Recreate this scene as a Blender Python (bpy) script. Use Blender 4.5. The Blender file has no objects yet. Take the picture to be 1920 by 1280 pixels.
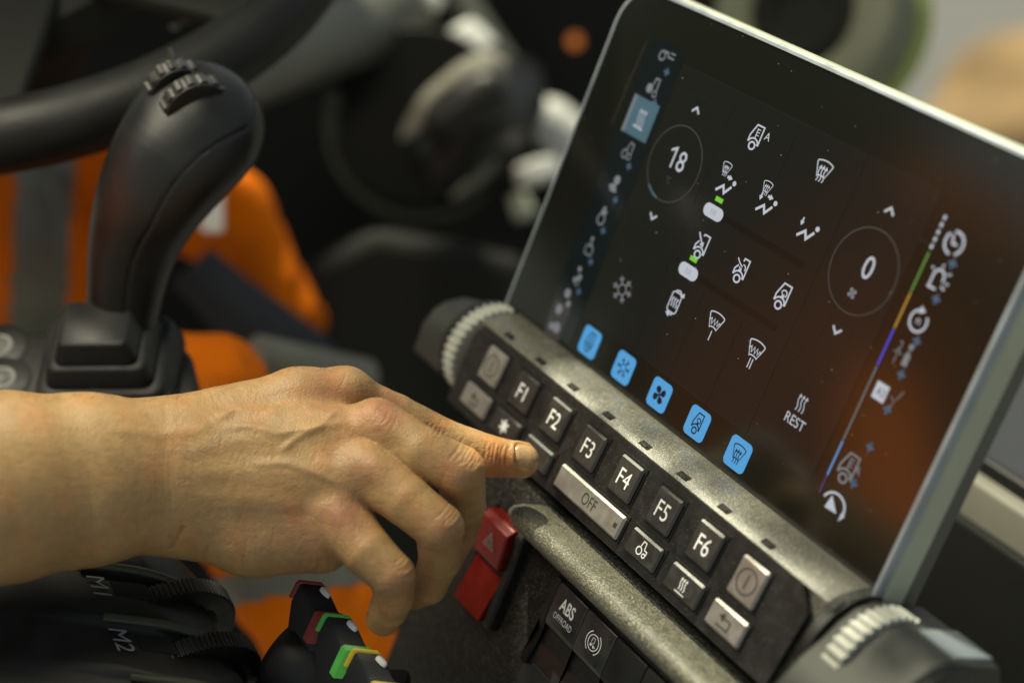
import bpy, bmesh, math, random
import numpy as np
from mathutils import Matrix, Vector
random.seed(5); np.random.seed(5)
SC = bpy.context.scene
COL = SC.collection
U = 0.0085                      # one modelling unit in metres
F = 3100.0; CX, CY = 960.0, 640.0
TAU = math.radians(25)          # the display leans back by this
# display frame: u to the right, v down the screen, n out of the glass
eU = np.array([1., 0, 0]); eUP = np.array([0, math.sin(TAU), math.cos(TAU)]); eN = np.array([0, -math.cos(TAU), math.sin(TAU)])
_R = np.array([[0.5151, -0.3536, 0.7808], [0.4156, 0.8997, 0.1333], [-0.7497, 0.2558, 0.6104]])
_t = np.array([13.5, 0.287, 81.857])
B = np.stack([eU, -eUP, -eN], 1)
Mw = B @ _R.T
q, _ = np.linalg.qr(Mw); Mw = q * np.sign(np.sum(q * Mw, 0))
cR, cD, cF = Mw[:, 0], Mw[:, 1], Mw[:, 2]          # camera right, down, forward
CAM = -(Mw @ _t)
def S(u, v, n=0.):
    return u * eU - v * eUP + n * eN
def Cp(px, py, z):
    return CAM + z * ((px - CX) / F * cR + (py - CY) / F * cD + cF)
def I(px, py, n=0.):
    r = (px - CX) / F * cR + (py - CY) / F * cD + cF
    s = (n - CAM @ eN) / (r @ eN); p = CAM + s * r
    return p @ eU, -(p @ eUP)
def DEPTH(P): return (np.asarray(P) - CAM) @ cF
ZW = np.array([0, 0, 1.])
hF = cF - cF[2] * ZW; hF /= np.linalg.norm(hF)     # level forward
hR = np.cross(hF, ZW)                              # level right

# ---------------- camera, world, sun ----------------
cam = bpy.data.cameras.new('camera'); camo = bpy.data.objects.new('camera', cam); COL.objects.link(camo)
m = Matrix.Identity(4)
for i in range(3):
    m[i][0] = cR[i]; m[i][1] = -cD[i]; m[i][2] = -cF[i]; m[i][3] = CAM[i] * U
camo.matrix_world = m
cam.sensor_width = 36; cam.lens = F / 1920 * 36; cam.clip_start = 0.02; cam.clip_end = 200
cam.dof.use_dof = True; cam.dof.focus_distance = 84.5 * U; cam.dof.aperture_fstop = 3.1
SC.camera = camo
W = bpy.data.worlds.new('World'); SC.world = W; W.use_nodes = True
nt = W.node_tree; bg = nt.nodes['Background']
sky = nt.nodes.new('ShaderNodeTexSky'); sky.sky_type = 'NISHITA'; sky.sun_disc = False
SUN = -0.46 * eU + 0.85 * eUP + 0.27 * eN
SUN /= np.linalg.norm(SUN)
el = math.asin(SUN[2]); az = math.atan2(SUN[0], SUN[1])
sky.sun_elevation = el; sky.sun_rotation = az; sky.dust_density = 2.0
hs = nt.nodes.new('ShaderNodeHueSaturation'); hs.inputs['Saturation'].default_value = .5; nt.links.new(sky.outputs[0], hs.inputs['Color']); tn = nt.nodes.new('ShaderNodeMix'); tn.data_type = 'RGBA'; tn.blend_type = 'MULTIPLY'; tn.inputs[0].default_value = 1; tn.inputs[7].default_value = (1, 1, .9, 1); nt.links.new(hs.outputs[0], tn.inputs[6]); nt.links.new(tn.outputs[2], bg.inputs[0]); bg.inputs[1].default_value = 0.10
sl = bpy.data.lights.new('sun', 'SUN'); sl.energy = 5.0; sl.angle = math.radians(.8); sl.color = (1, .95, .69)
so = bpy.data.objects.new('sun', sl); COL.objects.link(so)
so.rotation_euler = Vector(SUN.tolist()).to_track_quat('Z', 'Y').to_euler()
wl = bpy.data.lights.new('hand_fill_light', 'AREA'); wl.shape = 'RECTANGLE'; wl.size = .32; wl.size_y = .26; wl.energy = 3.3; wl.color = (1, .94, .70)  # soft fill lamp added above the hand to brighten it
wo = bpy.data.objects.new('hand_fill_light', wl); COL.objects.link(wo); wp = (-.45 * cR - 1.0 * cD - .36 * cF) * 50 + Cp(520, 880, 82)
wo.location = (wp * U).tolist(); wo.rotation_euler = Vector((wp - Cp(700, 900, 82)).tolist()).to_track_quat('Z', 'Y').to_euler()
SC.view_settings.view_transform = 'Standard'; SC.view_settings.look = 'None'
SC.view_settings.exposure = 0.0; SC.view_settings.gamma = 1

# ---------------- materials ----------------
def mat(name, col, rough=.5, metal=0., bump=None, var=None, spec=.5, coat=0., emit=None, estr=1., sss=None, fleck=None, attr=None, dust=None, sheen=0.):
    M = bpy.data.materials.new(name); M.use_nodes = True; t = M.node_tree; b = t.nodes['Principled BSDF']
    b.inputs['Base Color'].default_value = (*col, 1); b.inputs['Roughness'].default_value = rough
    b.inputs['Metallic'].default_value = metal; b.inputs['Specular IOR Level'].default_value = spec
    b.inputs['Coat Weight'].default_value = coat; b.inputs['Coat Roughness'].default_value = .15
    if sheen: b.inputs['Sheen Weight'].default_value = sheen
    tc = t.nodes.new('ShaderNodeTexCoord'); L = t.links.new
    src = None
    if attr:
        a = t.nodes.new('ShaderNodeVertexColor'); a.layer_name = attr; src = a.outputs[0]
    if var:                                   # (scale, amount)
        n = t.nodes.new('ShaderNodeTexNoise'); n.inputs['Scale'].default_value = var[0]; n.inputs['Detail'].default_value = 5
        L(tc.outputs['Object'], n.inputs['Vector'])
        r = t.nodes.new('ShaderNodeMapRange'); r.inputs[1].default_value = .3; r.inputs[2].default_value = .7
        r.inputs[3].default_value = 1 - var[1]; r.inputs[4].default_value = 1 + var[1]; L(n.outputs[0], r.inputs[0])
        mx = t.nodes.new('ShaderNodeVectorMath'); mx.operation = 'SCALE'
        if src: L(src, mx.inputs[0])
        else: mx.inputs[0].default_value = col
        L(r.outputs[0], mx.inputs['Scale']); src = mx.outputs[0]
        rr = t.nodes.new('ShaderNodeMapRange'); rr.inputs[1].default_value = .3; rr.inputs[2].default_value = .7
        rr.inputs[3].default_value = max(rough - .08, .02); rr.inputs[4].default_value = min(rough + .08, 1); L(n.outputs[0], rr.inputs[0]); L(rr.outputs[0], b.inputs['Roughness'])
    if fleck:                                 # (scale, threshold, colour) metallic flecks / dust
        v = t.nodes.new('ShaderNodeTexVoronoi'); v.inputs['Scale'].default_value = fleck[0]
        L(tc.outputs['Object'], v.inputs['Vector']); sp_ = t.nodes.new('ShaderNodeSeparateColor'); L(v.outputs['Color'], sp_.inputs[0])
        r = t.nodes.new('ShaderNodeMapRange'); r.inputs[1].default_value = fleck[1]; r.inputs[2].default_value = 1.; L(sp_.outputs[0], r.inputs[0])
        mx = t.nodes.new('ShaderNodeMix'); mx.data_type = 'RGBA'; L(r.outputs[0], mx.inputs[0])
        if src: L(src, mx.inputs[6])
        else: mx.inputs[6].default_value = (*col, 1)
        mx.inputs[7].default_value = (*fleck[2], 1); src = mx.outputs[2]
    if dust:                                  # (scale, radius, colour) sparse round specks
        v = t.nodes.new('ShaderNodeTexVoronoi'); v.inputs['Scale'].default_value = dust[0]
        L(tc.outputs['Object'], v.inputs['Vector'])
        n = t.nodes.new('ShaderNodeTexNoise'); n.inputs['Scale'].default_value = dust[0] * .6; L(tc.outputs['Object'], n.inputs['Vector'])
        a_ = t.nodes.new('ShaderNodeMath'); a_.operation = 'LESS_THAN'; a_.inputs[1].default_value = dust[1]; L(v.outputs['Distance'], a_.inputs[0])
        b_ = t.nodes.new('ShaderNodeMath'); b_.operation = 'GREATER_THAN'; b_.inputs[1].default_value = .5; L(n.outputs[0], b_.inputs[0])
        c_ = t.nodes.new('ShaderNodeMath'); c_.operation = 'MULTIPLY'; L(a_.outputs[0], c_.inputs[0]); L(b_.outputs[0], c_.inputs[1])
        mx = t.nodes.new('ShaderNodeMix'); mx.data_type = 'RGBA'; L(c_.outputs[0], mx.inputs[0])
        if src: L(src, mx.inputs[6])
        else: mx.inputs[6].default_value = (*col, 1)
        mx.inputs[7].default_value = (*dust[2], 1); src = mx.outputs[2]
    if src: L(src, b.inputs['Base Color'])
    if bump:                                  # list of (kind, scale, strength, distance)
        prev = None
        for kind, s, st, di in bump:
            if kind == 'n':
                n = t.nodes.new('ShaderNodeTexNoise'); n.inputs['Scale'].default_value = s; n.inputs['Detail'].default_value = 3; o = n.outputs[0]
            elif kind == 'w':
                n = t.nodes.new('ShaderNodeTexWave'); n.inputs['Scale'].default_value = s; n.inputs['Distortion'].default_value = 3; o = n.outputs['Fac']
            else:
                n = t.nodes.new('ShaderNodeTexVoronoi'); n.inputs['Scale'].default_value = s; o = n.outputs['Distance']
            L(tc.outputs['Object'], n.inputs['Vector'])
            bn = t.nodes.new('ShaderNodeBump'); bn.inputs['Strength'].default_value = st; bn.inputs['Distance'].default_value = di
            L(o, bn.inputs['Height'])
            if prev: L(prev, bn.inputs['Normal'])
            prev = bn.outputs[0]
        L(prev, b.inputs['Normal'])
    if emit:
        b.inputs['Emission Color'].default_value = (*emit, 1); b.inputs['Emission Strength'].default_value = estr
    if sss:
        b.inputs['Subsurface Weight'].default_value = sss; b.inputs['Subsurface Radius'].default_value = (1, .35, .18); b.inputs['Subsurface Scale'].default_value = .004
    return M
def lamp(name, c, s=1.): return mat(name, (.02, .02, .02), .4, emit=c, estr=s)
MT = dict(
    black=mat('black_plastic', (.010, .010, .0095), .46, spec=.4, bump=[('n', 2600, .25, .0002)], var=(180, .25), fleck=(2600, .965, (.10, .095, .08))),
    soft=mat('soft_black', (.010, .0105, .010), .48, spec=.38, bump=[('n', 1800, .35, .0003)], var=(60, .2)),
    dark=mat('dark_interior', (.009, .0095, .008), .7, spec=.22, bump=[('n', 400, .3, .0005)], var=(8, .3)),
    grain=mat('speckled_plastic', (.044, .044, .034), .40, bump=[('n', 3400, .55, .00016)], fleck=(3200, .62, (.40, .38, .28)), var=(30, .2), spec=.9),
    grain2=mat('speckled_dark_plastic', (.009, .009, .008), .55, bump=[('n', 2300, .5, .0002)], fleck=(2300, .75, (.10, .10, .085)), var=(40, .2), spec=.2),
    key=mat('key_black', (.022, .022, .021), .38, bump=[('n', 3500, .12, .0001)], var=(250, .2), dust=(700, .11, (.12, .11, .09)), spec=.9),
    steel=mat('key_silver', (.31, .29, .27), .36, metal=.5, bump=[('n', 3500, .12, .0001)], var=(200, .12), dust=(420, .1, (.1, .09, .07))),
    glass=mat('screen_glass', (.0075, .0085, .0065), .13, bump=[('n', 40, .02, .0005)], spec=.5, dust=(190, .05, (.15, .145, .12))),
    alu=mat('frame_aluminium', (.30, .34, .38), .36, metal=.35, var=(90, .1)),
    shell=mat('housing_grey', (.42, .45, .34), .45, bump=[('n', 900, .2, .0002)], var=(25, .1)),
    shell2=mat('housing_dark_grey', (.085, .09, .072), .5, bump=[('n', 900, .2, .0002)], var=(25, .15)),
    wheelm=mat('thumbwheel_grey', (.36, .37, .33), .42, var=(70, .15)),
    red=mat('red_plastic', (.17, .006, .003), .33, var=(120, .15), bump=[('n', 900, .1, .0001)]),
    white=mat('white_print', (.8, .81, .81), .5, var=(300, .08)),
    dim=mat('grey_print', (.21, .22, .21), .5, var=(300, .1)),
    ink=mat('dark_print', (.035, .032, .03), .5, var=(300, .1)),
    chrome=mat('chrome', (.6, .6, .55), .12, metal=1.),
    rim=mat('wheel_leather', (.008, .0085, .008), .5, spec=.28, bump=[('v', 500, .25, .0004)], var=(30, .2)),
    orange=mat('orange_fabric', (.72, .155, .001), .85, spec=.15, bump=[('n', 900, .3, .0004), ('n', 60, .5, .004)], var=(18, .16)),
    tape=mat('reflective_tape', (.15, .155, .12), .45, bump=[('v', 700, .3, .0003)], var=(30, .12)),
    navy=mat('navy_fabric', (.014, .018, .026), .8, bump=[('n', 500, .4, .0006)], var=(20, .2)),
    pale=mat('near_white', (.85, .86, .82), .35, var=(14, .15)),  # near-white so the blurred bright spots read as light; also the trouser tag
    sill=mat('sill_vinyl', (.27, .26, .21), .6, bump=[('n', 500, .3, .0004)], var=(12, .15)),
    skin=mat('skin', (.5, .3, .16), .43, attr='Col', var=(240, .09), sss=.22, bump=[('v', 1200, .4, .0004), ('n', 500, .2, .0006), ('n', 2600, .25, .0003)], spec=.42),
    nail=mat('fingernail', (.46, .29, .15), .26, var=(300, .08), sss=.2, coat=.3),
    green=mat('green_plastic', (.10, .52, .07), .35, var=(100, .1)),
    yellow=mat('yellow_plastic', (.62, .44, .015), .35, var=(100, .1)),
    redlv=mat('dull_red_plastic', (.28, .022, .014), .4, var=(100, .1)),
    ground=mat('pale_concrete', (.15, .15, .15), .9, var=(1.5, .12), bump=[('n', 20, .4, .01)]),
    leaf=mat('dry_leaves', (.26, .165, .07), .8, var=(6, .5)),
    grass=mat('dull_grass', (.10, .12, .045), .8, var=(6, .4)),
    ui=lamp('ui_white', (.44, .47, .53)), ui2=lamp('ui_grey', (.15, .16, .175)), ui3=lamp('ui_dim_blue', (.03, .08, .15)),
    uib=lamp('ui_blue_button', (.045, .30, .62)), uiink=mat('ui_ink', (.004, .006, .01), .3),
    tile=mat('ui_tile', (.0075, .008, .0065), .13, emit=(.0028, .003, .0034), estr=1., dust=(200, .05, (.25, .24, .2))),
    line=mat('ui_line', (.014, .014, .012), .05, emit=(.006, .0062, .0062)), ring=lamp('ui_ring', (.017, .018, .019)), groove=mat('ui_groove', (.008, .008, .007), .1),
    side=mat('ui_side', (.006, .008, .009), .05, emit=(.0005, .0018, .0028)), sel=lamp('ui_selected', (.018, .085, .125)),
    grn=lamp('ui_green', (.13, .50, .008)), gdk=lamp('ui_band_green', (.06, .20, .006)), org=lamp('ui_band_orange', (.38, .19, .005)), blu=lamp('ui_band_blue', (.045, .03, .55)),
    gry=lamp('ui_band_grey', (.10, .10, .10)), lbl=lamp('ui_band_light_blue', (.08, .24, .52)), pur=lamp('ui_band_purple', (.09, .01, .13)),
    blockm=mat('blocker_dark', (.03, .034, .026), .9, bump=[('n', 300, .4, .001)], var=(10, .2)),
    gripm=mat('grip_satin_black', (.007, .0075, .0075), .36, bump=[('n', 2200, .22, .0002)], var=(35, .25)),
    trim=mat('blurred_trim', (.13, .135, .11), .4, var=(14, .2)),
    podm=mat('pod_olive', (.17, .18, .115), .5, var=(14, .2)),
    knob=mat('knob_charcoal', (.026, .028, .023), .58, bump=[('n', 1500, .2, .0002)], var=(30, .2)),
    backdropm=mat('backdrop_pale', (.42, .42, .42), .85, var=(4, .06)),
    lip=mat('olive_rubber', (.035, .038, .02), .5, var=(60, .15)),
    amber=lamp('amber_lamp', (.85, .22, .02), .55),
)
# ---------------- mesh helpers ----------------
class MB:
    def __init__(s): s.v = []; s.f = []; s.n = 0
    def add(s, V, Fc):
        V = np.asarray(V, float); s.v.append(V); s.f += [tuple(int(i) + s.n for i in f) for f in Fc]; s.n += len(V); return s
    def rbox(s, c, ax, h, bev=.1, seg=2, taper=None):
        bm = bmesh.new(); bmesh.ops.create_cube(bm, size=2)
        for v in bm.verts:
            k = 1.
            if taper and v.co.z > 0: v.co.x *= taper[0]; v.co.y *= taper[1]
            v.co = Vector((v.co.x * h[0], v.co.y * h[1], v.co.z * h[2]))
        if bev > 0: bmesh.ops.bevel(bm, geom=bm.edges[:], offset=bev, segments=seg, affect='EDGES', profile=.5)
        V = np.array([v.co[:] for v in bm.verts]); bm.verts.index_update()
        Fc = [[v.index for v in f.verts] for f in bm.faces]; bm.free()
        A = np.stack([np.asarray(a, float) for a in ax]); return s.add(np.asarray(c) + V @ A, Fc)
    def sbox(s, u0, u1, v0, v1, n0, n1, bev=.1, seg=2):       # box in the display frame
        return s.rbox(S((u0 + u1) / 2, (v0 + v1) / 2, (n0 + n1) / 2), (eU, -eUP, eN) if False else (eU, eUP, eN), ((u1 - u0) / 2, abs(v1 - v0) / 2, abs(n1 - n0) / 2), bev, seg)
    def prism(s, pts, fr, a0, a1, bev=0, seg=2):             # pts 2D polygon in fr=(o,x,y,z) extruded z a0..a1
        o, x, y, z = fr; bm = bmesh.new()
        b = [bm.verts.new((p[0], p[1], a0)) for p in pts]; t = [bm.verts.new((p[0], p[1], a1)) for p in pts]
        n = len(pts); bm.faces.new(b[::-1]); bm.faces.new(t)
        for i in range(n): bm.faces.new((b[i], b[(i + 1) % n], t[(i + 1) % n], t[i]))
        bmesh.ops.recalc_face_normals(bm, faces=bm.faces[:])
        if bev:
            es = [e for e in bm.edges if abs(e.verts[0].co.z - e.verts[1].co.z) < 1e-6 and e.verts[0].co.z == a1 or len(pts) <= 8 and abs(e.verts[0].co.z - e.verts[1].co.z) > 1e-6]
            bmesh.ops.bevel(bm, geom=es, offset=bev, segments=seg, affect='EDGES', profile=.5)
        bm.verts.index_update()
        V = np.array([v.co[:] for v in bm.verts]); Fc = [[v.index for v in f.verts] for f in bm.faces]; bm.free()
        return s.add(np.asarray(o) + V[:, :1] * x + V[:, 1:2] * y + V[:, 2:] * z, Fc)
    def loft(s, secs, cap=True, closed=True):
        k = len(secs[0]); V = np.concatenate([np.asarray(q) for q in secs]); Fc = []
        for i in range(len(secs) - 1):
            for j in range(k if closed else k - 1):
                a = i * k + j; b = i * k + (j + 1) % k; Fc.append((a, b, b + k, a + k))
        if cap and closed: Fc.append(tuple(range(k))[::-1]); Fc.append(tuple(range((len(secs) - 1) * k, len(secs) * k)))
        return s.add(V, Fc)
    def tube(s, P, r, k=16, cap=True, flat=None):
        P = np.asarray(P, float); n = len(P); r = np.broadcast_to(r, n); T = np.gradient(P, axis=0); T /= np.linalg.norm(T, axis=1)[:, None]
        up = np.array([.13, .31, .94]); secs = []; a = np.cross(T[0], up); a /= np.linalg.norm(a)
        for i in range(n):
            a = a - (a @ T[i]) * T[i]; a /= np.linalg.norm(a); b = np.cross(T[i], a)
            th = np.linspace(0, 2 * np.pi, k, endpoint=False)
            secs.append(P[i] + r[i] * (np.cos(th)[:, None] * a + np.sin(th)[:, None] * b))
        return s.loft(secs, cap)
    def lathe(s, o, ax, prof, k=48, ribs=None):              # prof: (radius, along); ribs: (count, depth)
        ax = np.array(ax, float); ax /= np.linalg.norm(ax); a = np.cross(ax, [.3, .2, .93]); a /= np.linalg.norm(a); b = np.cross(ax, a)
        th = np.linspace(0, 2 * np.pi, k, endpoint=False); secs = []
        for r, h in prof:
            rr = np.full(k, float(r)); secs.append(np.asarray(o) + h * ax + rr[:, None] * (np.cos(th)[:, None] * a + np.sin(th)[:, None] * b))
        return s.loft(secs)
    def gear(s, o, ax, r, w, teeth, depth, bev=.06):
        k = teeth * 6; th = np.linspace(0, 2 * np.pi, k, endpoint=False)
        rib = np.clip(np.cos(th * teeth) * 1.6, -1, 1) * .5 * depth
        ax = np.array(ax, float); ax /= np.linalg.norm(ax); a = np.cross(ax, [.3, .2, .93]); a /= np.linalg.norm(a); b = np.cross(ax, a); secs = []
        for h, q, d in ((-w, .55 * r, 0), (-w, r - depth - bev, .3), (-w + bev, r - depth * .5, 1), (w - bev, r - depth * .5, 1), (w, r - depth - bev, .3), (w, .55 * r, 0)):
            rr = q + rib * d; secs.append(np.asarray(o) + h * ax + rr[:, None] * (np.cos(th)[:, None] * a + np.sin(th)[:, None] * b))
        return s.loft(secs)
    def build(s, name, m, parent=None, smooth=True, origin=None, autos=35):
        V = np.concatenate(s.v)
        o = np.zeros(3)
        if parent is not None: o = ORG[parent.name]
        elif origin is not None: o = np.asarray(origin)
        else: o = V.mean(0)
        me = bpy.data.meshes.new(name); me.from_pydata(((V - o) * U).tolist(), [], s.f); me.validate()
        bm = bmesh.new(); bm.from_mesh(me); bmesh.ops.recalc_face_normals(bm, faces=bm.faces[:]); bm.to_mesh(me); bm.free()
        ob = bpy.data.objects.new(name, me); COL.objects.link(ob); me.materials.append(MT[m] if isinstance(m, str) else m)
        if smooth:
            me.shade_smooth()
            try: me.set_sharp_from_angle(angle=math.radians(autos))
            except Exception: pass
        if parent is not None:
            ob.parent = parent
            ORG[ob.name] = o
        else:
            ob.location = (o * U).tolist(); ORG[ob.name] = o
        return ob
ORG = {}
def thing(name, label, cat, o, group=None):
    e = bpy.data.objects.new(name, None); COL.objects.link(e); e.location = (np.asarray(o) * U).tolist(); e.empty_display_size = .02
    e['label'] = label; e['category'] = cat
    if group: e['group'] = group
    ORG[e.name] = np.asarray(o, float); return e
def tag(o, label, cat, group=None, kind=None):
    if kind: o['kind'] = kind; 
    else: o['label'] = label; o['category'] = cat
    if group: o['group'] = group
    return o
# flat artwork, drawn as thin raised sheets in a frame (origin, x, y, normal)
def stroke(pts, w, closed=False):
    w = w * .78; P = np.asarray(pts, float); n = len(P); V = []; Fc = []
    if closed: P = np.vstack([P, P[:1]]); n += 1
    T = np.diff(P, axis=0); T /= np.linalg.norm(T, axis=1)[:, None] + 1e-9
    for i in range(n):
        if closed: a, b = (T[i - 1] if i else T[-1]), (T[i] if i < n - 1 else T[0])
        else: a, b = T[max(i - 1, 0)], T[min(i, n - 2)]
        q = np.array([-(a + b)[1], (a + b)[0]]); l = np.linalg.norm(q); q = q / l if l > 1e-6 else np.array([-a[1], a[0]])
        k = w / 2 / max(.5, abs(q @ np.array([-a[1], a[0]]))); V += [P[i] + q * k, P[i] - q * k]
    for i in range(n - 1): Fc.append((2 * i, 2 * i + 1, 2 * i + 3, 2 * i + 2))
    return np.array(V), Fc
def fill(pts): return np.asarray(pts, float), [tuple(range(len(pts)))]
def arc(cx, cy, r, a0=0, a1=360, n=28, ry=None):
    t = np.radians(np.linspace(a0, a1, n, endpoint=abs(a1 - a0) < 359.9)); return [(cx + r * math.cos(x), cy + (ry or r) * math.sin(x)) for x in t]
def circ(cx, cy, r, w): return stroke(arc(cx, cy, r), w, True)
def disc(cx, cy, r): return fill(arc(cx, cy, r, n=20))
def rrect(x0, x1, y0, y1, r, n=5):
    p = []
    for cx, cy, a in ((x1 - r, y1 - r, 0), (x0 + r, y1 - r, 90), (x0 + r, y0 + r, 180), (x1 - r, y0 + r, 270)): p += arc(cx, cy, r, a, a + 90, n)
    return p
def arrow(x0, y0, x1, y1, w=.07, h=.17):
    d = np.array([x1 - x0, y1 - y0]); L = np.linalg.norm(d); d = d / L; nrm = np.array([-d[1], d[0]]); e = np.array([x1, y1])
    return [stroke([(x0, y0), tuple(e - d * h * .8)], w), fill([e, e - d * h + nrm * h * .62, e - d * h - nrm * h * .62])]
_txt = {}
def text(s, size=1., x=0, y=0, sx=.82, bold=0.):
    k = (s, bold)
    if k not in _txt:
        c = bpy.data.curves.new('t', 'FONT'); c.body = s; c.size = 1; c.align_x = 'CENTER'; c.align_y = 'CENTER'; c.resolution_u = 5; c.offset = bold
        o = bpy.data.objects.new('t', c); COL.objects.link(o); dg = bpy.context.evaluated_depsgraph_get(); me = o.evaluated_get(dg).to_mesh()
        V = np.array([v.co[:2] for v in me.vertices]); Fc = [tuple(p.vertices) for p in me.polygons]
        o.evaluated_get(dg).to_mesh_clear(); bpy.data.objects.remove(o); bpy.data.curves.remove(c)
        V -= (V.max(0) + V.min(0)) / 2; _txt[k] = (V, Fc)
    V, Fc = _txt[k]; h = V[:, 1].max() - V[:, 1].min()
    return V * (size / .7) * np.array([sx, 1]) + np.array([x, y]), Fc
def tf(shapes, s=1., x=0, y=0, rot=0):
    c, q = math.cos(math.radians(rot)), math.sin(math.radians(rot)); Rm = np.array([[c, -q], [q, c]])
    return [((np.asarray(V) @ Rm.T) * s + np.array([x, y]), Fc) for V, Fc in shapes]
def art(name, m, shapes, fr, parent, lift=0.):
    o, x, y, z = fr; b = MB()
    for V, Fc in shapes: b.add(np.asarray(o) + V[:, :1] * x + V[:, 1:2] * y + lift * np.asarray(z), Fc)
    V = np.concatenate(b.v); og = ORG[parent.name]
    me = bpy.data.meshes.new(name); me.from_pydata(((V - og) * U).tolist(), [], b.f)
    bm = bmesh.new(); bm.from_mesh(me)
    for f in bm.faces:
        f.normal_update()
        if f.normal.dot(Vector(np.asarray(z).tolist())) < 0: f.normal_flip()
    bm.to_mesh(me); bm.free()
    ob = bpy.data.objects.new(name, me); COL.objects.link(ob); me.materials.append(MT[m]); ob.parent = parent; ORG[ob.name] = og; return ob

# ---------------- signed distance surfaces ----------------
def smin(a, b, k): h = np.clip(.5 + .5 * (b - a) / k, 0, 1); return b * (1 - h) + a * h - k * h * (1 - h)
def cone(P, a, b, ra, rb, flat=None):
    a = np.asarray(a, float); b = np.asarray(b, float); d = b - a; L2 = d @ d
    t = np.clip(((P - a) @ d) / L2, 0, 1); q = P - a - t[..., None] * d; r = ra + (rb - ra) * t
    if flat is not None:
        ax, k = flat; c = q @ ax; q = q + (c * (k - 1))[..., None] * ax
    return np.linalg.norm(q, axis=-1) - r
def nets(fn, lo, hi, h, chunk=True):
    lo = np.array(lo, float); n = np.ceil((np.array(hi) - lo) / h).astype(int) + 1
    xs = [lo[i] + h * np.arange(n[i]) for i in range(3)]; G = np.empty(n, np.float32)
    for i in range(0, n[0], 16):
        P = np.stack(np.meshgrid(xs[0][i:i + 16], xs[1], xs[2], indexing='ij'), -1).astype(np.float32); G[i:i + 16] = fn(P)
    ins = G < 0; c = [ins[dx:n[0] - 1 + dx, dy:n[1] - 1 + dy, dz:n[2] - 1 + dz] for dx in (0, 1) for dy in (0, 1) for dz in (0, 1)]
    s = sum(x.astype(np.int8) for x in c); act = (s > 0) & (s < 8); idx = -np.ones(act.shape, int); ijk = np.argwhere(act); idx[act] = np.arange(len(ijk))
    acc = np.zeros((len(ijk), 3)); cnt = np.zeros(len(ijk)); i, j, k = ijk.T
    for ax in range(3):
        e = np.eye(3, dtype=int)[ax]; o1, o2 = np.eye(3, dtype=int)[(ax + 1) % 3], np.eye(3, dtype=int)[(ax + 2) % 3]
        for a in (0, 1):
            for b in (0, 1):
                p = ijk + a * o1 + b * o2; q = p + e; g0 = G[tuple(p.T)]; g1 = G[tuple(q.T)]; m = (g0 < 0) != (g1 < 0)
                t = np.where(m, g0 / np.where(m, g0 - g1, 1), 0); acc += np.where(m[:, None], p + t[:, None] * e, 0); cnt += m
    V = lo + h * acc / cnt[:, None]; Fc = []
    for ax in range(3):
        e = np.eye(3, dtype=int)[ax]; o1, o2 = np.eye(3, dtype=int)[(ax + 1) % 3], np.eye(3, dtype=int)[(ax + 2) % 3]
        sl0 = [slice(0, n[d] - (1 if d == ax else 0)) for d in range(3)]; sl1 = [slice(1 if d == ax else 0, n[d]) for d in range(3)]
        x = ins[tuple(sl0)] != ins[tuple(sl1)]; p = np.argwhere(x); p = p[(p[:, (ax + 1) % 3] > 0) & (p[:, (ax + 2) % 3] > 0)]
        p = p[(p[:, (ax + 1) % 3] < n[(ax + 1) % 3] - 1) & (p[:, (ax + 2) % 3] < n[(ax + 2) % 3] - 1)]
        w = ins[tuple(p.T)]
        qd = np.stack([idx[tuple((p - o1 - o2).T)], idx[tuple((p - o2).T)], idx[tuple(p.T)], idx[tuple((p - o1).T)]], 1)
        qd = np.where(w[:, None], qd, qd[:, ::-1]); Fc.append(qd)
    Fc = np.concatenate(Fc); e = 1e-2 * h
    def grad(V): return np.stack([fn(V + d) - fn(V - d) for d in np.eye(3) * e * 20], -1) / (40 * e)
    for _ in range(3):
        g = grad(V); V = V - (fn(V) / np.maximum((g * g).sum(-1), .2))[:, None] * g * .8
    g = grad(V); N = g / (np.linalg.norm(g, axis=1)[:, None] + 1e-9); return V, Fc, N
# camera-side modelling coordinates (right, up, towards viewer) and back
CB = np.stack([cR, -cD, -cF], 0)
def px(x, y, z): return np.array([(x - CX) / F * z, -(y - CY) / F * z, -z])
def to_world(V): return CAM + V @ CB
def pix(V): return np.stack([CX + F * V[:, 0] / -V[:, 2], CY - F * V[:, 1] / -V[:, 2]], -1)
def dpoly(Q, pts):
    pts = np.asarray(pts, float); best = np.full(len(Q), 1e9); tt = np.zeros(len(Q))
    for i, (a, b) in enumerate(zip(pts[:-1], pts[1:])):
        d = b - a; t = np.clip(((Q - a) @ d) / (d @ d), 0, 1); r = np.linalg.norm(Q - a - t[:, None] * d, axis=1); m = r < best; best = np.where(m, r, best); tt = np.where(m, (i + t) / (len(pts) - 1), tt)
    return best, tt
def sdf_obj(name, V, Fc, m, parent, cols=None, sub=0):
    Wd = to_world(V); o = ORG[parent.name] if parent is not None else Wd.mean(0)
    me = bpy.data.meshes.new(name); me.from_pydata(((Wd - o) * U).tolist(), [], Fc.tolist()); me.shade_smooth()
    if cols is not None:
        a = me.color_attributes.new('Col', 'FLOAT_COLOR', 'POINT'); a.data.foreach_set('color', np.concatenate([cols, np.ones((len(V), 1))], 1).astype(np.float32).ravel())
    ob = bpy.data.objects.new(name, me); COL.objects.link(ob); me.materials.append(MT[m])
    if parent is not None: ob.parent = parent
    else: ob.location = (o * U).tolist()
    ORG[ob.name] = o; return ob
def vnoise(P, s, seed=0):
    rs = np.random.RandomState(seed); out = 0
    for _ in range(6):
        d = rs.normal(size=3); d *= s / np.linalg.norm(d) * rs.uniform(.6, 1.6); out = out + np.sin(P @ d + rs.uniform(0, 6.28))
    return out / 3

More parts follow.
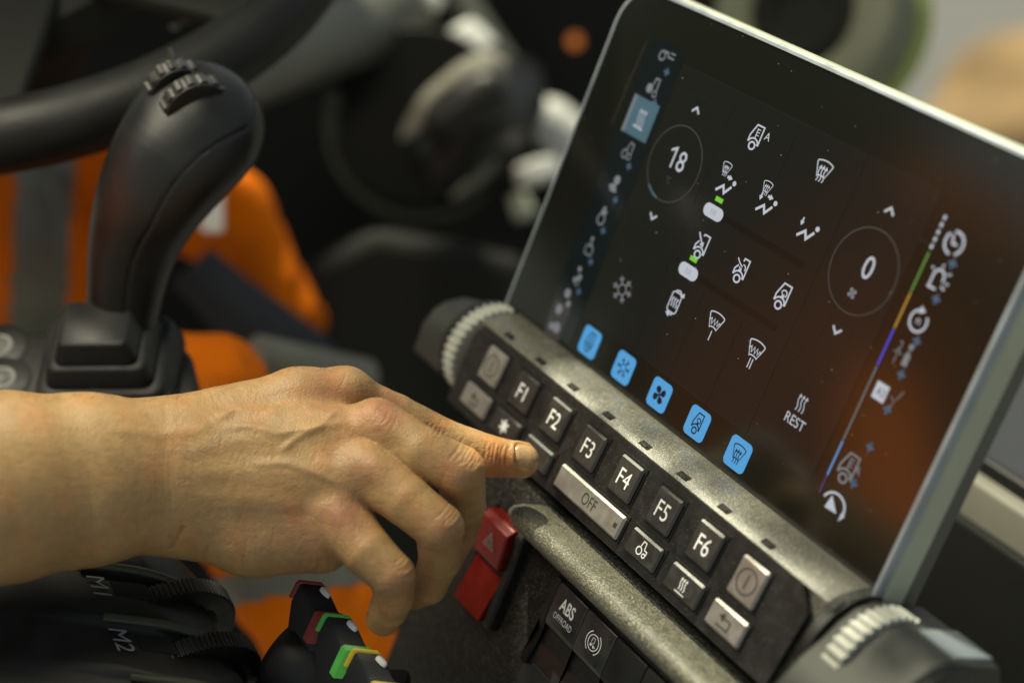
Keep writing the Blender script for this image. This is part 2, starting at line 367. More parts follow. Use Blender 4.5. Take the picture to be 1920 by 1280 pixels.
#=STRUCTURE=
# ---------------- ground, outside and added sun blockers ----------------
def quadbox(name, p, ax, h, m, bev=.3, **k):
    b = MB(); b.rbox(p, ax, h, bev); return b.build(name, m, **k)
g = MB(); q = 6000.
g.add([(-q, -q, -190), (q, -q, -190), (q, q, -190), (-q, q, -190)], [(0, 1, 2, 3)])
tag(g.build('ground', 'ground', smooth=False), 0, 0, kind='structure')
# leaf litter bank seen through the window
def blobs(name, m, cnt, cen, spread, size, label=None, cat=None, kind=None):
    b = MB(); rs = np.random.RandomState(3)
    for i in range(cnt):
        c = cen + rs.normal(size=3) * spread; a = rs.normal(size=3); a /= np.linalg.norm(a); d = np.cross(a, rs.normal(size=3)); d /= np.linalg.norm(d); s = size * rs.uniform(.5, 1.4)
        b.add([c - a * s, c - d * s * .5, c + a * s, c + d * s * .5], [(0, 1, 2, 3)])
    return tag(b.build(name, m, smooth=False), label, cat, kind=kind)
b = MB(); c_ = Cp(2050, 330, 420); rs = np.random.RandomState(2)
V_ = []
for i in range(25):
    a = math.pi * i / 24; V_.append([c_ + 58 * math.sin(a) * (math.cos(t) * cR + math.sin(t) * -cD * .62) * (1 + .10 * math.sin(3 * t + 2 * a) + .06 * math.sin(7 * t)) + 40 * math.cos(a) * cF for t in np.linspace(0, 2 * np.pi, 48, endpoint=False)])
b.loft(V_); bank = b.build('dry_bank', 'leaf'); tag(bank, 0, 0, kind='structure')
# unseen blocker panel added overhead; its cut edge sets sun and shade below
RZ = 85.
def rq(P, dx=0, dy=0): k = (RZ - P[2]) / SUN[2]; return (P[0] + SUN[0] * k + dx, P[1] + SUN[1] * k + dy)
T3 = S(-16.2, 7.5, 1); T2 = Cp(60, 1000, 78); Hb = Cp(862, 862, 86)
b = MB()
pts_ = [rq(Hb, 90, -8), rq(Hb, 10, -3.), rq(Hb, -2, -1.), rq(T3, -.8, -3), rq(T3, .6, 3), rq(T3, 0, 26), (-123.5, rq(T3)[1] + 26), (-123.5, 12.), (-130.5, 12.), (-130.5, rq(T3)[1] + 26), rq(T3, -98, 26), rq(T3, -98, 84), rq(T3, -320, 84), rq(T2, -320, -10), rq(T2, 90, -10)]
b.prism(pts_, (np.array([0, 0, RZ]), np.array([1., 0, 0]), np.array([0, 1., 0]), ZW), 0, 5); rf = b.build('sun_blocker', 'dark')
tag(rf, 'unseen dark panel added above the cab, cut to set the shadow edges', 'roof')
b = MB(); b.rbox(Cp(1990, 700, 250), (hR, ZW, hF), (26, 24, 3), .5); tag(b.build('bright_backdrop', 'backdropm'), 'pale slab added outside the window to brighten the right edge', 'wall')  # slab added outside so the right edge reads as overexposed
# unseen leafy branch added overhead to dapple the sun on the bar
br = thing('dapple_branch', 'unseen leafy branch added above the cab to dapple the sun', 'branch', S(20, 8, 0) + SUN * 118)
def up_(P, h): return P + SUN * h
b = MB(); b.tube([up_(S(26, 8, 0), 122), up_(S(12, 9, 0), 116), up_(S(3, 6, 0), 113)], [.9, .6, .3], 10); b.build('branch', mat('bark', (.08, .06, .04), .9), br)
b = MB(); rs = np.random.RandomState(6)
for (uu, vv, n_, sp) in ((7.9, 7.5, 6, .9), (5.6, 8.1, 4, 1.0), (.6, 7.7, 2, .8), (-3.6, 8.2, 1, .5), (9, 15, 4, 1.4), (-4.6, 14.2, 3, .9), (3.2, 14.6, 3, .9), (-10.5, 14.4, 2, .5), (15.5, 11, 8, 1.2)):
    for i in range(n_):
        c0 = up_(S(uu + rs.normal() * sp, vv + rs.normal() * sp * .7, 1), 112 + rs.uniform(-2, 5)); a_ = rs.normal(size=3); a_ -= (a_ @ SUN) * SUN * .8; a_ /= np.linalg.norm(a_); d_ = np.cross(a_, SUN); L_ = rs.uniform(.9, 1.5)
        b.add([c0 - a_ * L_, c0 - a_ * .3 * L_ + d_ * .45 * L_, c0 + a_ * .5 * L_ + d_ * .35 * L_, c0 + a_ * L_, c0 + a_ * .5 * L_ - d_ * .35 * L_, c0 - a_ * .3 * L_ - d_ * .45 * L_], [(0, 1, 2, 3, 4, 5)])
b.build('dapple_leaves', mat('leaf_green', (.07, .12, .03), .6), br, smooth=False)
#=DISPLAY=
# ---------------- display ----------------
SF = (S(0, 0, 0), eU, eUP, eN)           # flat art on the glass: x = u, y = -v
disp = thing('touch_display', 'large black glass touch display with pale metal edge, climate menu with 18 and 0 dials', 'touch display', S(-5.4, 12, -1.5))
gl = rrect(-21.9, 11.0, -12.5, 13.2, 1.5, 8)
b = MB(); b.prism(rrect(-21.78, 10.88, -12.38, 13.08, 2.3, 8), SF, -.35, 0, .05, 1); glass = b.build('screen', 'glass', disp)
def ringprism(outer, inner, n0, n1, fr):
    o, x, y, z = fr; b = MB(); k = len(outer)
    O = np.array(outer); Ii = np.array(inner)
    def w(p, n): return o + p[:, :1] * x + p[:, 1:2] * y + n * z
    mid = O + (Ii - O) * .35
    return b.loft([w(Ii, n0), w(O, n0), w(O, n1 - .1), w(mid, n1), w(Ii, n1), w(Ii, n0)], cap=False)
def rr2(d, r): return rrect(-21.78 - d, 10.88 + d, -12.38 - d, 13.08 + d, 2.3 + r, 8)
ringprism(rr2(.26, .26), rr2(.005, .005), -.55, .05, SF).build('edge_trim', 'alu', disp)
b = MB(); o_, x_, y_, z_ = SF
def sec(d, n): p = np.array(rr2(d, max(d, -2.1))); return o_ + p[:, :1] * x_ + p[:, 1:2] * y_ + n * z_
b.loft([sec(.16, -.36), sec(.34, -.6), sec(.36, -1.9), sec(.12, -2.15)]); b.build('side_band', 'shell', disp)
b = MB(); b.loft([sec(.05, -2.1), sec(-.1, -3.5), sec(-.9, -4.1), sec(-5, -4.4)]); b.build('back_housing', 'shell2', disp)
V0, V1, V2, V3, V4, V5 = -10.27, -6.96, -3.46, 0., 2.45, 4.9
A3 = -10 + 10 / 3; B3 = -10 + 20 / 3
def tile(u0, u1, v0, v1):
    g_ = .045; art('menu_tile', 'line', [stroke([(u0 + g_, -v0 - g_), (u1 - g_, -v0 - g_), (u1 - g_, -v1 + g_), (u0 + g_, -v1 + g_)], .035, True)], SF, glass, .016)
    art('menu_tile', 'tile', [fill([(u0 + g_, -v1 + g_), (u1 - g_, -v1 + g_), (u1 - g_, -v0 - g_), (u0 + g_, -v0 - g_)])], SF, glass, .010)
for r in ((-15, -10, V0, V3), (-10, -5, V0, V1), (-5, 0, V0, V1), (-10, 0, V1, V2), (-10, 0, V2, V3), (0, 5, V0, V3), (-15, -10, V3, V5),
          (-10, A3, V3, V4), (A3, B3, V3, V4), (B3, 0, V3, V4), (-10, A3, V4, V5), (A3, B3, V4, V5), (B3, 0, V4, V5), (0, 5, V3, V5)): tile(*r)
art('side_strip', 'side', [fill([(-17.9, -6.9), (-15.1, -6.9), (-15.1, 10.9), (-18.3, 10.9)])], SF, glass, .008)
art('side_edge', 'line', [stroke([(-18.65, 10.4), (-18.85, 5.4)], .22)], SF, glass, .012)
UIX = .022
def icon(px_, py_, size, shapes, m='ui', name='screen_icon', uv=None, rot=0):
    u, v = uv if uv else I(px_, py_, 0); return art(name, m, tf([(np.asarray(V) * np.array([1.14, 1.]), Fc) for V, Fc in shapes], size, u, -v, rot), SF, glass, UIX)
# icon shapes, unit high
def cab(var=0):       # vehicle cab outline with wheel
    w = .085
    out = [circ(-.02, -.36, .15, w * 1.15)]
    if var in (0, 'A', 3): body = [(-.30, -.26), (-.30, .02), (-.12, .5), (.26, .5), (.26, -.26), (.17, -.26)]
    elif var == 1: body = [(-.06, .42), (-.02, .5), (.27, .5), (.27, -.26), (.17, -.26)]
    else: body = [(-.02, .38), (.0, .5), (.27, .5), (.27, -.26), (.17, -.26)]
    out.append(stroke(body, w)); out.append(stroke(arc(-.02, -.32, .27, 20, 165, 12), w))
    if var in (1, 2): out.append(stroke([(-.30, -.26), (-.30, -.02), (-.18, .16)], w))
    if var == 1: out += [stroke([(-.34, .48), (-.12, .22)], .09)] + arrow(-.30, .44, .1, -.02, .08, .2)
    if var == 2: out += [stroke([(-.34, .40), (-.16, .24), (.02, .16)], .07), stroke(arc(.05, .12, .14, -30, 100, 10), .07)] + arrow(-.12, .12, .06, -.06, .07, .16)
    if var == 3: out += [stroke(arc(.04, .14, .13, -60, 180, 12), .07)] + arrow(-.09, .14, .1, -.04, .05, .15)
    if var == 'A': out += [stroke([(-.02, .38), (-.02, -.06)], .06)] + [stroke([(-.02, y), (.13, y)], .05) for y in (.34, .22, .1)]
    return out
def fan():
    o = []
    for k in range(4):
        a = math.radians(90 * k + 20); c, s = math.cos(a), math.sin(a)
        p = [(.03, 0), (.16, .20), (.34, .27), (.44, .14), (.42, -.02), (.30, -.1), (.16, -.06)]
        o.append(fill([(x * c - y * s, x * s + y * c) for x, y in p]))
    return o + [disc(0, 0, .07)]
def snow():
    o = []
    for k in range(6):
        a = 60 * k + 30; o += tf([stroke([(0, .17), (0, .5)], .07), stroke([(-.11, .42), (0, .31), (.11, .42)], .06)], 1, 0, 0, a)
    return o + [circ(0, 0, .2, .06)]
def screenw(th=.07): return [stroke([(-.40, .28)] + arc(0, -.55, .98, 113, 67, 12) + [(.40, .28), (.20, -.26)] + arc(0, -.62, .42, 62, 118, 8) + [(-.20, -.26)], th, True)]
def wav(x, y0, y1, w=.06, a=.045):
    ys = np.linspace(y0, y1, 12); return [stroke([(x + a * math.sin((y - y0) / (y1 - y0) * 6.28), y) for y in ys], w), fill([(x - .085, y1 - .02), (x + .085, y1 - .02), (x, y1 + .15)])]
def defrost(): return screenw() + wav(-.15, -.46, .08) + wav(0, -.46, .1) + wav(.15, -.46, .08)
def seatp(): return [stroke([(-.46, -.30), (-.10, .02), (.08, -.26), (.38, .12)], .15), disc(.46, .30, .11)]
def heat(rest=0): return wav(-.2, -.42, .3) + wav(0, -.42, .3) + wav(.2, -.42, .3)
def zig(): return screenw() + [stroke([(-.34, .0), (-.22, .12), (-.15, -.12), (-.06, .14), (.02, -.12), (.1, .14), (.17, -.1), (.24, .08), (.33, .0)], .055)]
icon(1417, 258, 1.28, cab('A')); icon(1440, 257, .42, [text('A', 1, 0, 0, .9)])
icon(1543, 321, 1.2, defrost())
def combo(px_, py_, down=True, right=True):
    u, v = I(px_, py_)
    sh = tf(seatp(), 1.25, 0, -.35)
    if right: sh += tf(defrost(), .85, -.42, .5) + tf(arrow(-.1, 0, .32, 0, .2, .26), 1, .0, .18)
    if down: sh += tf(arrow(-.62, .26, -.62, -.22, .14, .26), .9, 0, 0 if right else .0)
    art('screen_icon', 'ui', tf(sh, 1.0, u, -v + .25, 0), SF, glass, UIX)
combo(1361, 347, False, True); combo(1437, 384, True, True); combo(1515, 432, True, False)
icon(1315, 462, 1.32, cab(1)); icon(1389, 507, 1.3, cab(2)); icon(1467, 556, 1.3, cab(3))
for x, y in ((1349, 375), (1301, 486)):
    u, v = I(x, y); art('status_bar', 'grn', [fill([(u - .3, -v - .13), (u + .3, -v - .13), (u + .3, -v + .13), (u - .3, -v + .13)])], SF, glass, UIX)
for x, y in ((1338, 398), (1291, 509)):
    u, v = I(x, y)
    art('slider_track', 'groove', [fill(rrect(u, u + 7.4, -v - .16, -v + .16, .15))], SF, glass, .019)
    k_ = art('slider_knob', 'ui', [fill(rrect(u - .8, u + .8, -v - .36, -v + .36, .35))], SF, glass, UIX + .004)
    art('slider_knob', 'ui2', [stroke([(u + d, -v - .16), (u + d, -v + .16)], .05) for d in (-.17, 0, .17)], SF, glass, UIX + .01)
icon(1167, 543, 1.5, snow(), 'ui2'); 
icon(1265, 567, 1.4, [stroke(rrect(-.24, .24, -.4, .4, .12), .07, True)] + tf(wav(-.2, -.3, .2, .1) + wav(.2, -.3, .2, .1) + wav(0, -.3, .2, .1), .62) + [stroke([(-.12, .46), (.08, .5), (.2, .4)], .08), fill([(.14, .32), (.36, .34), (.3, .52)]), stroke([(.12, -.46), (-.06, -.5)], .08), fill([(-.04, -.62), (-.04, -.38), (-.24, -.48)])])
icon(1341, 605, 1.25, zig()); icon(1416, 658, 1.25, zig())
icon(1332, 628, .6, [stroke([(0, -.5), (0, .4)], .13)], name='screen_icon'); icon(1407, 680, .6, [stroke([(-.14, -.5), (-.14, .4)], .13), stroke([(.14, -.5), (.14, .4)], .13)])
icon(1503, 757, 1.0, heat()); icon(1491, 790, .52, [text('REST', 1, 0, 0, .8)], name='screen_text')
# dials
for uc, s_ in ((-12.61, '18'), (2.61, '0')):
    art('dial_ring', 'ring', [stroke(arc(uc, 5.22, 2.12, n=72), .07, True)], SF, glass, UIX)
    art('dial_number', 'ui', ([text('8', 1.12, uc + .48, 5.5, .92), stroke([(uc - .62, 5.82), (uc - .22, 6.06), (uc - .22, 4.94)], .17)] if s_ == '18' else None) or [text(s_, 1.12 if s_ == '18' else 1.12, uc + (.1 if s_ == '18' else .22), 5.5, .92)], SF, glass, UIX + .003)
    for dv, sg in ((1, 1), (-1, -1)):
        c_ = 5.22 + dv * 3.1
        art('dial_chevron', 'ui', [stroke([(uc - .3, c_ - .13 * sg), (uc, c_ + .17 * sg), (uc + .3, c_ - .13 * sg)], .15)], SF, glass, UIX)
        art('dial_chevron', 'line', [stroke([(uc - .75, c_ - sg * .55), (uc - .85, c_ + sg * .75), (uc + .85, c_ + sg * .75), (uc + .75, c_ - sg * .55)], .035)], SF, glass, UIX)
art('dial_arc', 'sel', [stroke(arc(-12.61, 5.22, 2.12, 232, 262, 10), .16)], SF, glass, UIX + .004)
art('dial_unit', 'ring', [text('°C', .36, -12.6, 4.3, .8)], SF, glass, UIX); art('dial_unit', 'ui2', tf(fan(), .62, 2.55, 4.05), SF, glass, UIX)
# blue buttons along the bottom
for i, sh in enumerate((cab('A'), snow(), fan(), cab(3), defrost())):
    u, v = (-13.53, -10.15, -6.76, -3.38, 0.03)[i], 5.98
    bt = art('quick_button', 'uib', [fill(rrect(u - .82, u + .82, -v - .82, -v + .82, .3))], SF, glass, .03)
    art('quick_button_icon', 'uiink', tf(sh, 1.12, u, -v), SF, bt, .036)
# left column of menu icons
def plus(x, y, s=.3): return [stroke([(x - s, y), (x + s, y)], .2), stroke([(x, y - s), (x, y + s)], .2)]
def tractor(): return [circ(-.22, -.2, .24, .1), circ(.3, -.3, .13, .09), stroke([(-.2, .1), (-.12, .48), (.14, .48), (.2, .04), (.46, .02), (.46, -.22)], .09)]
lft = [([circ(-.3, 0, .24, .12), stroke([(-.4, .25), (.1, .25), (.2, .05), (.7, .05)], .12), stroke([(.3, .3), (.7, .3)], .1)], 'ui2'),
       ([disc(-.28, -.12, .26), stroke([(-.1, .1), (-.02, .5), (.28, .5), (.32, -.1)], .12), circ(.25, -.3, .16, .1)], 'ui2'), (None, None),
       ([circ(-.2, -.2, .22, .1), stroke([(-.15, .05), (0, .5), (.3, .45), (.28, -.1)], .1), circ(.2, -.25, .16, .08)], 'ui2'),
       ([disc(.05, .3, .26), fill([(-.45, -.1), (.05, .1), (.35, -.35), (-.2, -.4)])], 'ui2'),
       ([disc(-.02, .42, .12), fill([(-.2, .1), (.2, .1), (.3, .35), (-.2, .3)]), circ(0, -.2, .3, .12)], 'ui2'),
       ([disc(-.05, .45, .12), fill([(-.15, .35), (.15, .2), (0, .05)]), stroke(rrect(-.3, .32, -.45, .05, .1), .1, True)], 'ui2'),
       ([disc(-.1, .4, .16), disc(.15, .0, .18), disc(-.15, -.25, .16), circ(.1, -.35, .14, .08)], 'ui2')]
for (sh, mm), v in zip(lft, (-10.16, -8.36, -6.48, -4.54, -2.49, -.6, 1.33, 3.2)):
    if sh is None: continue
    art('menu_icon', mm, tf(sh, 1.05, -16.6, -v), SF, glass, UIX); art('menu_marker', 'ui3', tf(plus(0, 0), .75, -16.05, -v - .72), SF, glass, UIX)
sb = art('selected_menu', 'sel', [fill([(-17.75, 5.4), (-15.5, 5.4), (-15.5, 7.6), (-17.75, 7.6)])], SF, glass, .013)
art('selected_menu', 'ui2', [stroke([(-17.75, 5.4), (-17.75, 7.6)], .28)], SF, glass, UIX)
art('selected_menu_icon', 'ui', tf(heat() + [stroke([(-.38, -.42), (.36, -.46)], .1)], 1.2, -16.6, 6.5), SF, sb, UIX)
art('menu_icon', 'ring', [fill(rrect(-17.7, -16.1, -7.2, -5.0, .3))], SF, glass, .014)
art('menu_icon', 'ui2', [disc(-17.1, -5.5, .3), disc(-16.7, -6.5, .33), disc(-17.2, -6.6, .22), disc(-16.9, -4.4, .28), disc(-16.5, -4.9, .2)], SF, glass, UIX)
# right colour band and icons
def seg(m_, x0, y0, x1, y1, w=.14, nm='colour_band'):
    a, b_ = I(x0, y0), I(x1, y1); art(nm, m_, [stroke([(5.72, -a[1]), (5.72, -b_[1])], w)], SF, glass, UIX)
for k in range(5):
    t0 = k / 5; y0 = 405 + 68 * t0; seg('ui', 1776 - 30 * t0, y0, 1776 - 30 * t0 - 4, y0 + 8, .2)
seg('gdk', 1745, 474, 1710, 547); seg('org', 1709, 549, 1679, 616); seg('blu', 1678, 618, 1648, 686); seg('gry', 1647, 688, 1584, 826); seg('lbl', 1583, 828, 1552, 890); seg('pur', 1551, 892, 1537, 923, .1)
clk = [stroke(arc(0, 0, .46, -60, 110, 16), .14), stroke(arc(0, 0, .46, 140, 270, 14), .14), stroke([(-.2, .3), (-.06, -.04), (.18, -.02)], .13)]
bell = [stroke([(-.28, -.42), (-.28, .08)] + arc(0, .1, .27, 170, 10, 8) + [(.28, -.05)], .13), stroke([(-.36, -.42), (.1, -.42)], .13), stroke([(-.5, .35), (-.38, .25)], .1), stroke([(0, .62), (0, .48)], .1), stroke([(.52, .4), (.36, .3)], .1), stroke([(.6, -.02), (.42, -.04)], .1), stroke([(.3, -.2), (.5, -.3)], .12)]
rot_ = [stroke(arc(0, 0, .44, 110, 400, 22), .13), fill([(-.14, .62), (-.14, .26), (.16, .44)]), text('n', .34, 0, -.02, 1.1)]
gear_ = [text('2', .42, -.28, .25, .8), text('1', .42, -.28, -.32, .8), stroke([(-.5, -.04), (-.05, -.04)], .06), disc(.24, .42, .13), fill([(.1, -.4), (.4, -.4), (.4, .05), (.28, .2), (.2, .2), (.1, .05)]), stroke([(.24, .1), (.24, .4)], .08)]
for sh, v in ((clk, -8.38), (bell, -6.62), (rot_, -4.5), (gear_, -2.8)):
    art('status_icon', 'ui2' if sh is gear_ else 'ui', tf(sh, 1.15, 6.8, -v), SF, glass, UIX); art('menu_marker', 'ui3', tf(plus(0, 0), .8, 7.2, -v - .85), SF, glass, UIX)
u, v = I(1652, 735)
bx = art('status_icon', 'ui', [fill([(u - .42, -v - .42), (u + .38, -v - .42), (u + .38, -v + .42), (u - .42, -v + .42)])], SF, glass, UIX)
art('status_text', 'uiink', [text('A3', .4, u, -v, .8)], SF, bx, UIX + .006)
art('status_icon', 'ui2', [stroke([(u + .6, -v + .1), (u + .9, -v), (u + .85, -v - .5)], .06), stroke([(u + 1.0, -v + .1), (u + 1.2, -v + .6)], .07)], SF, glass, UIX)
for x, y in ((1664, 768), (1632, 838), (1601, 906)):
    u, v = I(x, y); art('menu_marker', 'ui3', tf(plus(0, 0), .8, u, -v), SF, glass, UIX)
icon(1590, 878, 1.45, cab('A'), 'ui2', 'status_icon'); icon(1609, 882, .42, [text('A', 1, 0, 0, .9)], 'ui2', 'status_text')
icon(1566, 940, 1.3, [stroke(arc(0, -.2, .5, 165, -10, 20), .11), fill([(-.2, .15), (-.3, -.4), (.25, -.35)]), fill([(.42, -.2), (.6, -.25), (.42, -.55)])], 'ui', 'status_icon')

#=BAR=
# ---------------- keypad bar ----------------
AL = math.radians(5.35); kV = -(math.cos(AL) * -1) ; 
eKd = -math.cos(AL) * eUP + math.sin(AL) * eN         # down the key face
eKn = math.sin(AL) * eUP + math.cos(AL) * eN          # out of the key face
KO = S(-4.62, 8.65, 3.0)
def KP(u, d, h=0.): return KO + (u + 4.62) * eU + d * eKd + h * eKn      # u absolute, d down from the upper key tops
bar = thing('keypad_bar', 'long dark keypad bar below the display with function keys F1 to F6 and ribbed thumbwheels', 'keypad', S(-5, 13.5, 1))
# profile (v, n)
prof = [(7.30, -1.2), (7.22, -.2), (7.28, .5), (7.46, 1.2), (7.72, 1.9), (8.0, 2.38), (8.12, 2.5), (8.2, 2.3), (10.8, 2.42), (13.0, 2.62), (13.3, 2.62), (13.55, 2.4), (13.7, 2.0), (13.7, -1.2)]
b = MB(); secs = []
for uu, k in ((-20.7, .9), (-20.3, 1), (10.7, 1), (11.0, .93)):
    secs.append([S(uu, 10.5 + (v - 10.5) * k, n * k if n > 0 else n) for v, n in prof])
b.loft(secs); b.build('bar_body', 'grain', bar, autos=25)
# dark inset key field
b = MB(); b.prism([(-19.7, -.56), (9.2, -.56), (10.2, .4), (10.0, 4.5), (-19.9, 4.5), (-20.2, .3)], (KO + 4.62 * eU, eU, eKd, eKn), -.6, -.26, .08, 2); b.build('key_field', 'black', bar)
def keycap(u0, u1, d0, d1, m_, name='key', rec=0):
    c = KP((u0 + u1) / 2, (d0 + d1) / 2, -.19 + rec); b = MB()
    # shadow gap tray
    t_ = MB(); t_.rbox(KP((u0 + u1) / 2, (d0 + d1) / 2, -.235), (eU, eKd, eKn), ((u1 - u0) / 2 + .13, (d1 - d0) / 2 + .13, .03), .02, 1); 
    b.rbox(c, (eU, eKd, eKn), ((u1 - u0) / 2, (d1 - d0) / 2, .19), .115, 1)
    k = b.build(name, m_, bar); t_.build('key_seat', 'dark', k); return k
def KF(u, d): return (KP(u, d, 0), eU, -eKd, eKn)
def power(): return [circ(0, 0, .36, .06), stroke([(0, -.22), (0, .22)], .06)]
def back(): return [stroke([(-.42, -.28), (.3, -.28), (.3, .12), (-.1, .12)], .09), fill([(-.12, .34), (-.12, -.08), (-.42, .13)])]
PT = 3.38
for i in range(8):
    u0 = (i - 4) * PT - 4.62; u1 = u0 + 1.94; sil = i in (0, 7)
    k = keycap(u0, u1, 0, 2.04, 'steel' if sil else 'key')
    if sil: art('key_symbol', 'ink', tf(power(), 1.75, (0), 0), KF((u0 + u1) / 2, 1.02), k, .012); k['label'] = 'silver power key'
    else: art('key_letter', 'white', [text('F%d' % i, .92, 0, 0, .84)], KF((u0 + u1) / 2, 1.02), k, .012)
low = [(-18.6, -15.9, 'steel', tf(back(), 1.15), 'ink', 'silver return key'), (-15.22, -12.6, 'key', [fill([(.5 * (1 if j % 2 == 0 else .45) * math.sin(j * math.pi / 6), .5 * (1 if j % 2 == 0 else .45) * math.cos(j * math.pi / 6)) for j in range(12)])], 'white', None),
       (-11.85, -9.22, 'key', None, None, None), (-8.33, -2.31, 'steel', [text('OFF', .66, 0.15, 0, .78)], 'ink', 'wide silver key marked OFF'), (-1.56, .97, 'key', tf(tractor(), .82) , 'white', None),
       (1.84, 4.42, 'key', tf(wav(-.2, -.34, .25, .07) + wav(0, -.34, .25, .07) + wav(.2, -.34, .25, .07) + [stroke([(-.4, -.5), (.4, -.5)], .07)], .9), 'white', None), (5.2, 7.75, 'steel', tf(back(), 1.15), 'ink', 'silver return key')]
for u0, u1, m_, sh, mm, lb in low:
    k = keycap(u0, u1, 2.6, 3.94, m_)
    if lb: k['label'] = lb
    if sh: art('key_symbol', mm, sh if mm else sh, KF((u0 + u1) / 2, 3.27), k, .012)
    if lb and 'OFF' in lb: art('key_lamp', 'ink', [fill([(2.45, -.14), (2.7, -.14), (2.7, .12), (2.45, .12)])], KF((u0 + u1) / 2, 3.27), k, .012)
# small raised slot marks on the sloping top, above each key
for (x, y) in ((955, 638), (1014, 686), (1075, 733), (1141, 787), (1210, 842), (1282, 900), (1358, 962), (1440, 1028)):
    u, v = I(x, y, 2.05); P = S(u, 7.86, 2.16); up = eUP * .78 + eN * .0; tdir = S(0, 8.0, 2.4) - S(0, 7.72, 1.9); tdir /= np.linalg.norm(tdir); nn = np.cross(eU, -tdir); nn = nn if nn @ eN > 0 else -nn
    b = MB(); b.rbox(P - .02 * nn, (eU, tdir, nn), (.42, .2, .05), .03, 1); f_ = b.build('slot_mark', 'dark', bar)
    b = MB(); b.rbox(P + .08 * tdir + .04 * nn, (eU, tdir, nn), (.26, .09, .03), .02, 1); b.build('slot_mark_insert', 'grain2', f_)
# end wheels and grips
WC = (10.4, 0.)
def gripend(ua, ub, uc, ud, side):
    b = MB(); b.lathe(S(ua - .75 if side < 0 else 10.55, *WC), eU, [(2.6, 0), (2.9, .05), (2.95, .6), (2.6, .68)], 64); b.build('wheel_collar', 'black', bar)
    b = MB(); b.gear(S((ua + ub) / 2, *WC), eU, 3.12, (ub - ua) / 2, 38, .2); b.build('thumbwheel', 'wheelm', bar)
    b = MB()
    pr = [(-3.3, 7.7), (.3, 7.55), (1.3, 7.95), (2.1, 8.7), (2.65, 9.6), (3.5, 10.6), (4.2, 12.0), (4.2, 13.6), (-3.2, 13.7), (-3.9, 12.6), (-4.0, 8.6)]
    if side < 0: pr = [(-3.0, 8.6), (.3, 8.5), (1.6, 9.0), (2.2, 9.6), (2.6, 10.6), (2.6, 12.6), (-3.2, 12.6)]
    pp = [(n, -v) for n, v in pr]
    b.prism(pp, (S(0, 0, 0), eN, eUP, eU), min(uc, ud), max(uc, ud), 0)
    g_ = b.build('grip_block', 'knob', bar, autos=40)
    bv = g_.modifiers.new('bevel', 'BEVEL'); bv.width = .28 * U; bv.segments = 3; bv.limit_method = 'ANGLE'; bv.angle_limit = .6
    return g_
g_ = gripend(12.0, 13.15, 11.2, 16.4, 1)
b = MB(); b.rbox(S(14.9, 7.6, -1.6), (eU, eN, eUP), (1.15, 1.35, .12), .06, 2); b.build('grip_inlay', mat('inlay_blue_grey', (.16, .19, .21), .35, var=(60, .1)), bar)
b = MB(); b.lathe(S(16.35, 10.6, -.2), eU, [(2.75, 0), (2.7, .16), (2.5, .22), (.1, .22)], 56); b.build('grip_cap', 'knob', bar)
g2 = gripend(-22.1, -20.95, -25.8, -22.25, -1)
# ---------------- lower console ----------------
cons = thing('switch_console', 'dark switch console under the keypad bar with a lit speckled ledge and rocker switches', 'console', S(0, 26, 0))
# ledge
lp = [(13.95, 2.6), (14.0, 4.4), (14.15, 4.95), (14.45, 5.2), (14.85, 5.15), (15.3, 4.8), (15.7, 4.1), (15.9, 3.3), (15.9, 2.4)]
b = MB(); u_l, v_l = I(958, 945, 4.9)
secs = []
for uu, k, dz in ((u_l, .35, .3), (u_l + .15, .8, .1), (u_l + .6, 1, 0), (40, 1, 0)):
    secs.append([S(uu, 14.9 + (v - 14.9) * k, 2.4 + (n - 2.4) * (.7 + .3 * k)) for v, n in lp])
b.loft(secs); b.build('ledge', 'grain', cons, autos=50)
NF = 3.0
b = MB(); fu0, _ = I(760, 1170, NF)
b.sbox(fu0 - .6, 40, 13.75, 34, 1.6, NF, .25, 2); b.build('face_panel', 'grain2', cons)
# red hazard rocker
hu0, hv0 = I(880, 1026, NF + 1.1); hu1, hv1 = I(957, 1001, NF + 1.1)
a_ = I(912, 958, NF + 1.1); c_ = I(923, 1073, NF + 1.1); d_ = I(888, 1151, NF + .7); e_ = I(845, 1100, NF + .7)
u0, u1 = a_[0] - .3, (hu1 + c_[0]) / 2; vt = a_[1] + .1; vm = c_[1] - .2; vb = d_[1]
hz = MB()
pr = [(NF - .2, -vt + .3), (NF + .75, -vt + .25), (NF + 1.15, -vt - .15), (NF + 1.05, -(vt + vm) / 2), (NF + .95, -vm + .05), (NF + .8, -vm - .1), (NF - .2, -vm - .1)]
hz.prism(pr, (S(0, 0, 0), eN, eUP, eU), u0, u1, 0); hzo = hz.build('hazard_switch', 'red', cons, autos=30); hzo['label'] = 'red hazard warning rocker'
bv = hzo.modifiers.new('bevel', 'BEVEL'); bv.width = .09 * U; bv.segments = 3; bv.limit_method = 'ANGLE'; bv.angle_limit = .5
hz = MB(); hz.prism([(NF - .2, -vm - .5), (NF + .35, -vm - .5), (NF + .85, -vb), (NF - .2, -vb)], (S(0, 0, 0), eN, eUP, eU), u0 + .05, u1, 0); hz.build('hazard_switch_foot', 'red', hzo, autos=30)
hz = MB(); hz.prism([(NF - .2, -vt + .5), (NF + .5, -vt + .4), (NF + .7, -vt), (NF + .55, -vm), (NF + .6, -vb - .1), (NF - .2, -vb - .3)], (S(0, 0, 0), eN, eUP, eU), u1 + .02, u1 + .75, 0); h_ = hz.build('hazard_switch_frame', 'black', hzo, autos=30)
bv = h_.modifiers.new('bevel', 'BEVEL'); bv.width = .15 * U; bv.segments = 3; bv.limit_method = 'ANGLE'; bv.angle_limit = .5
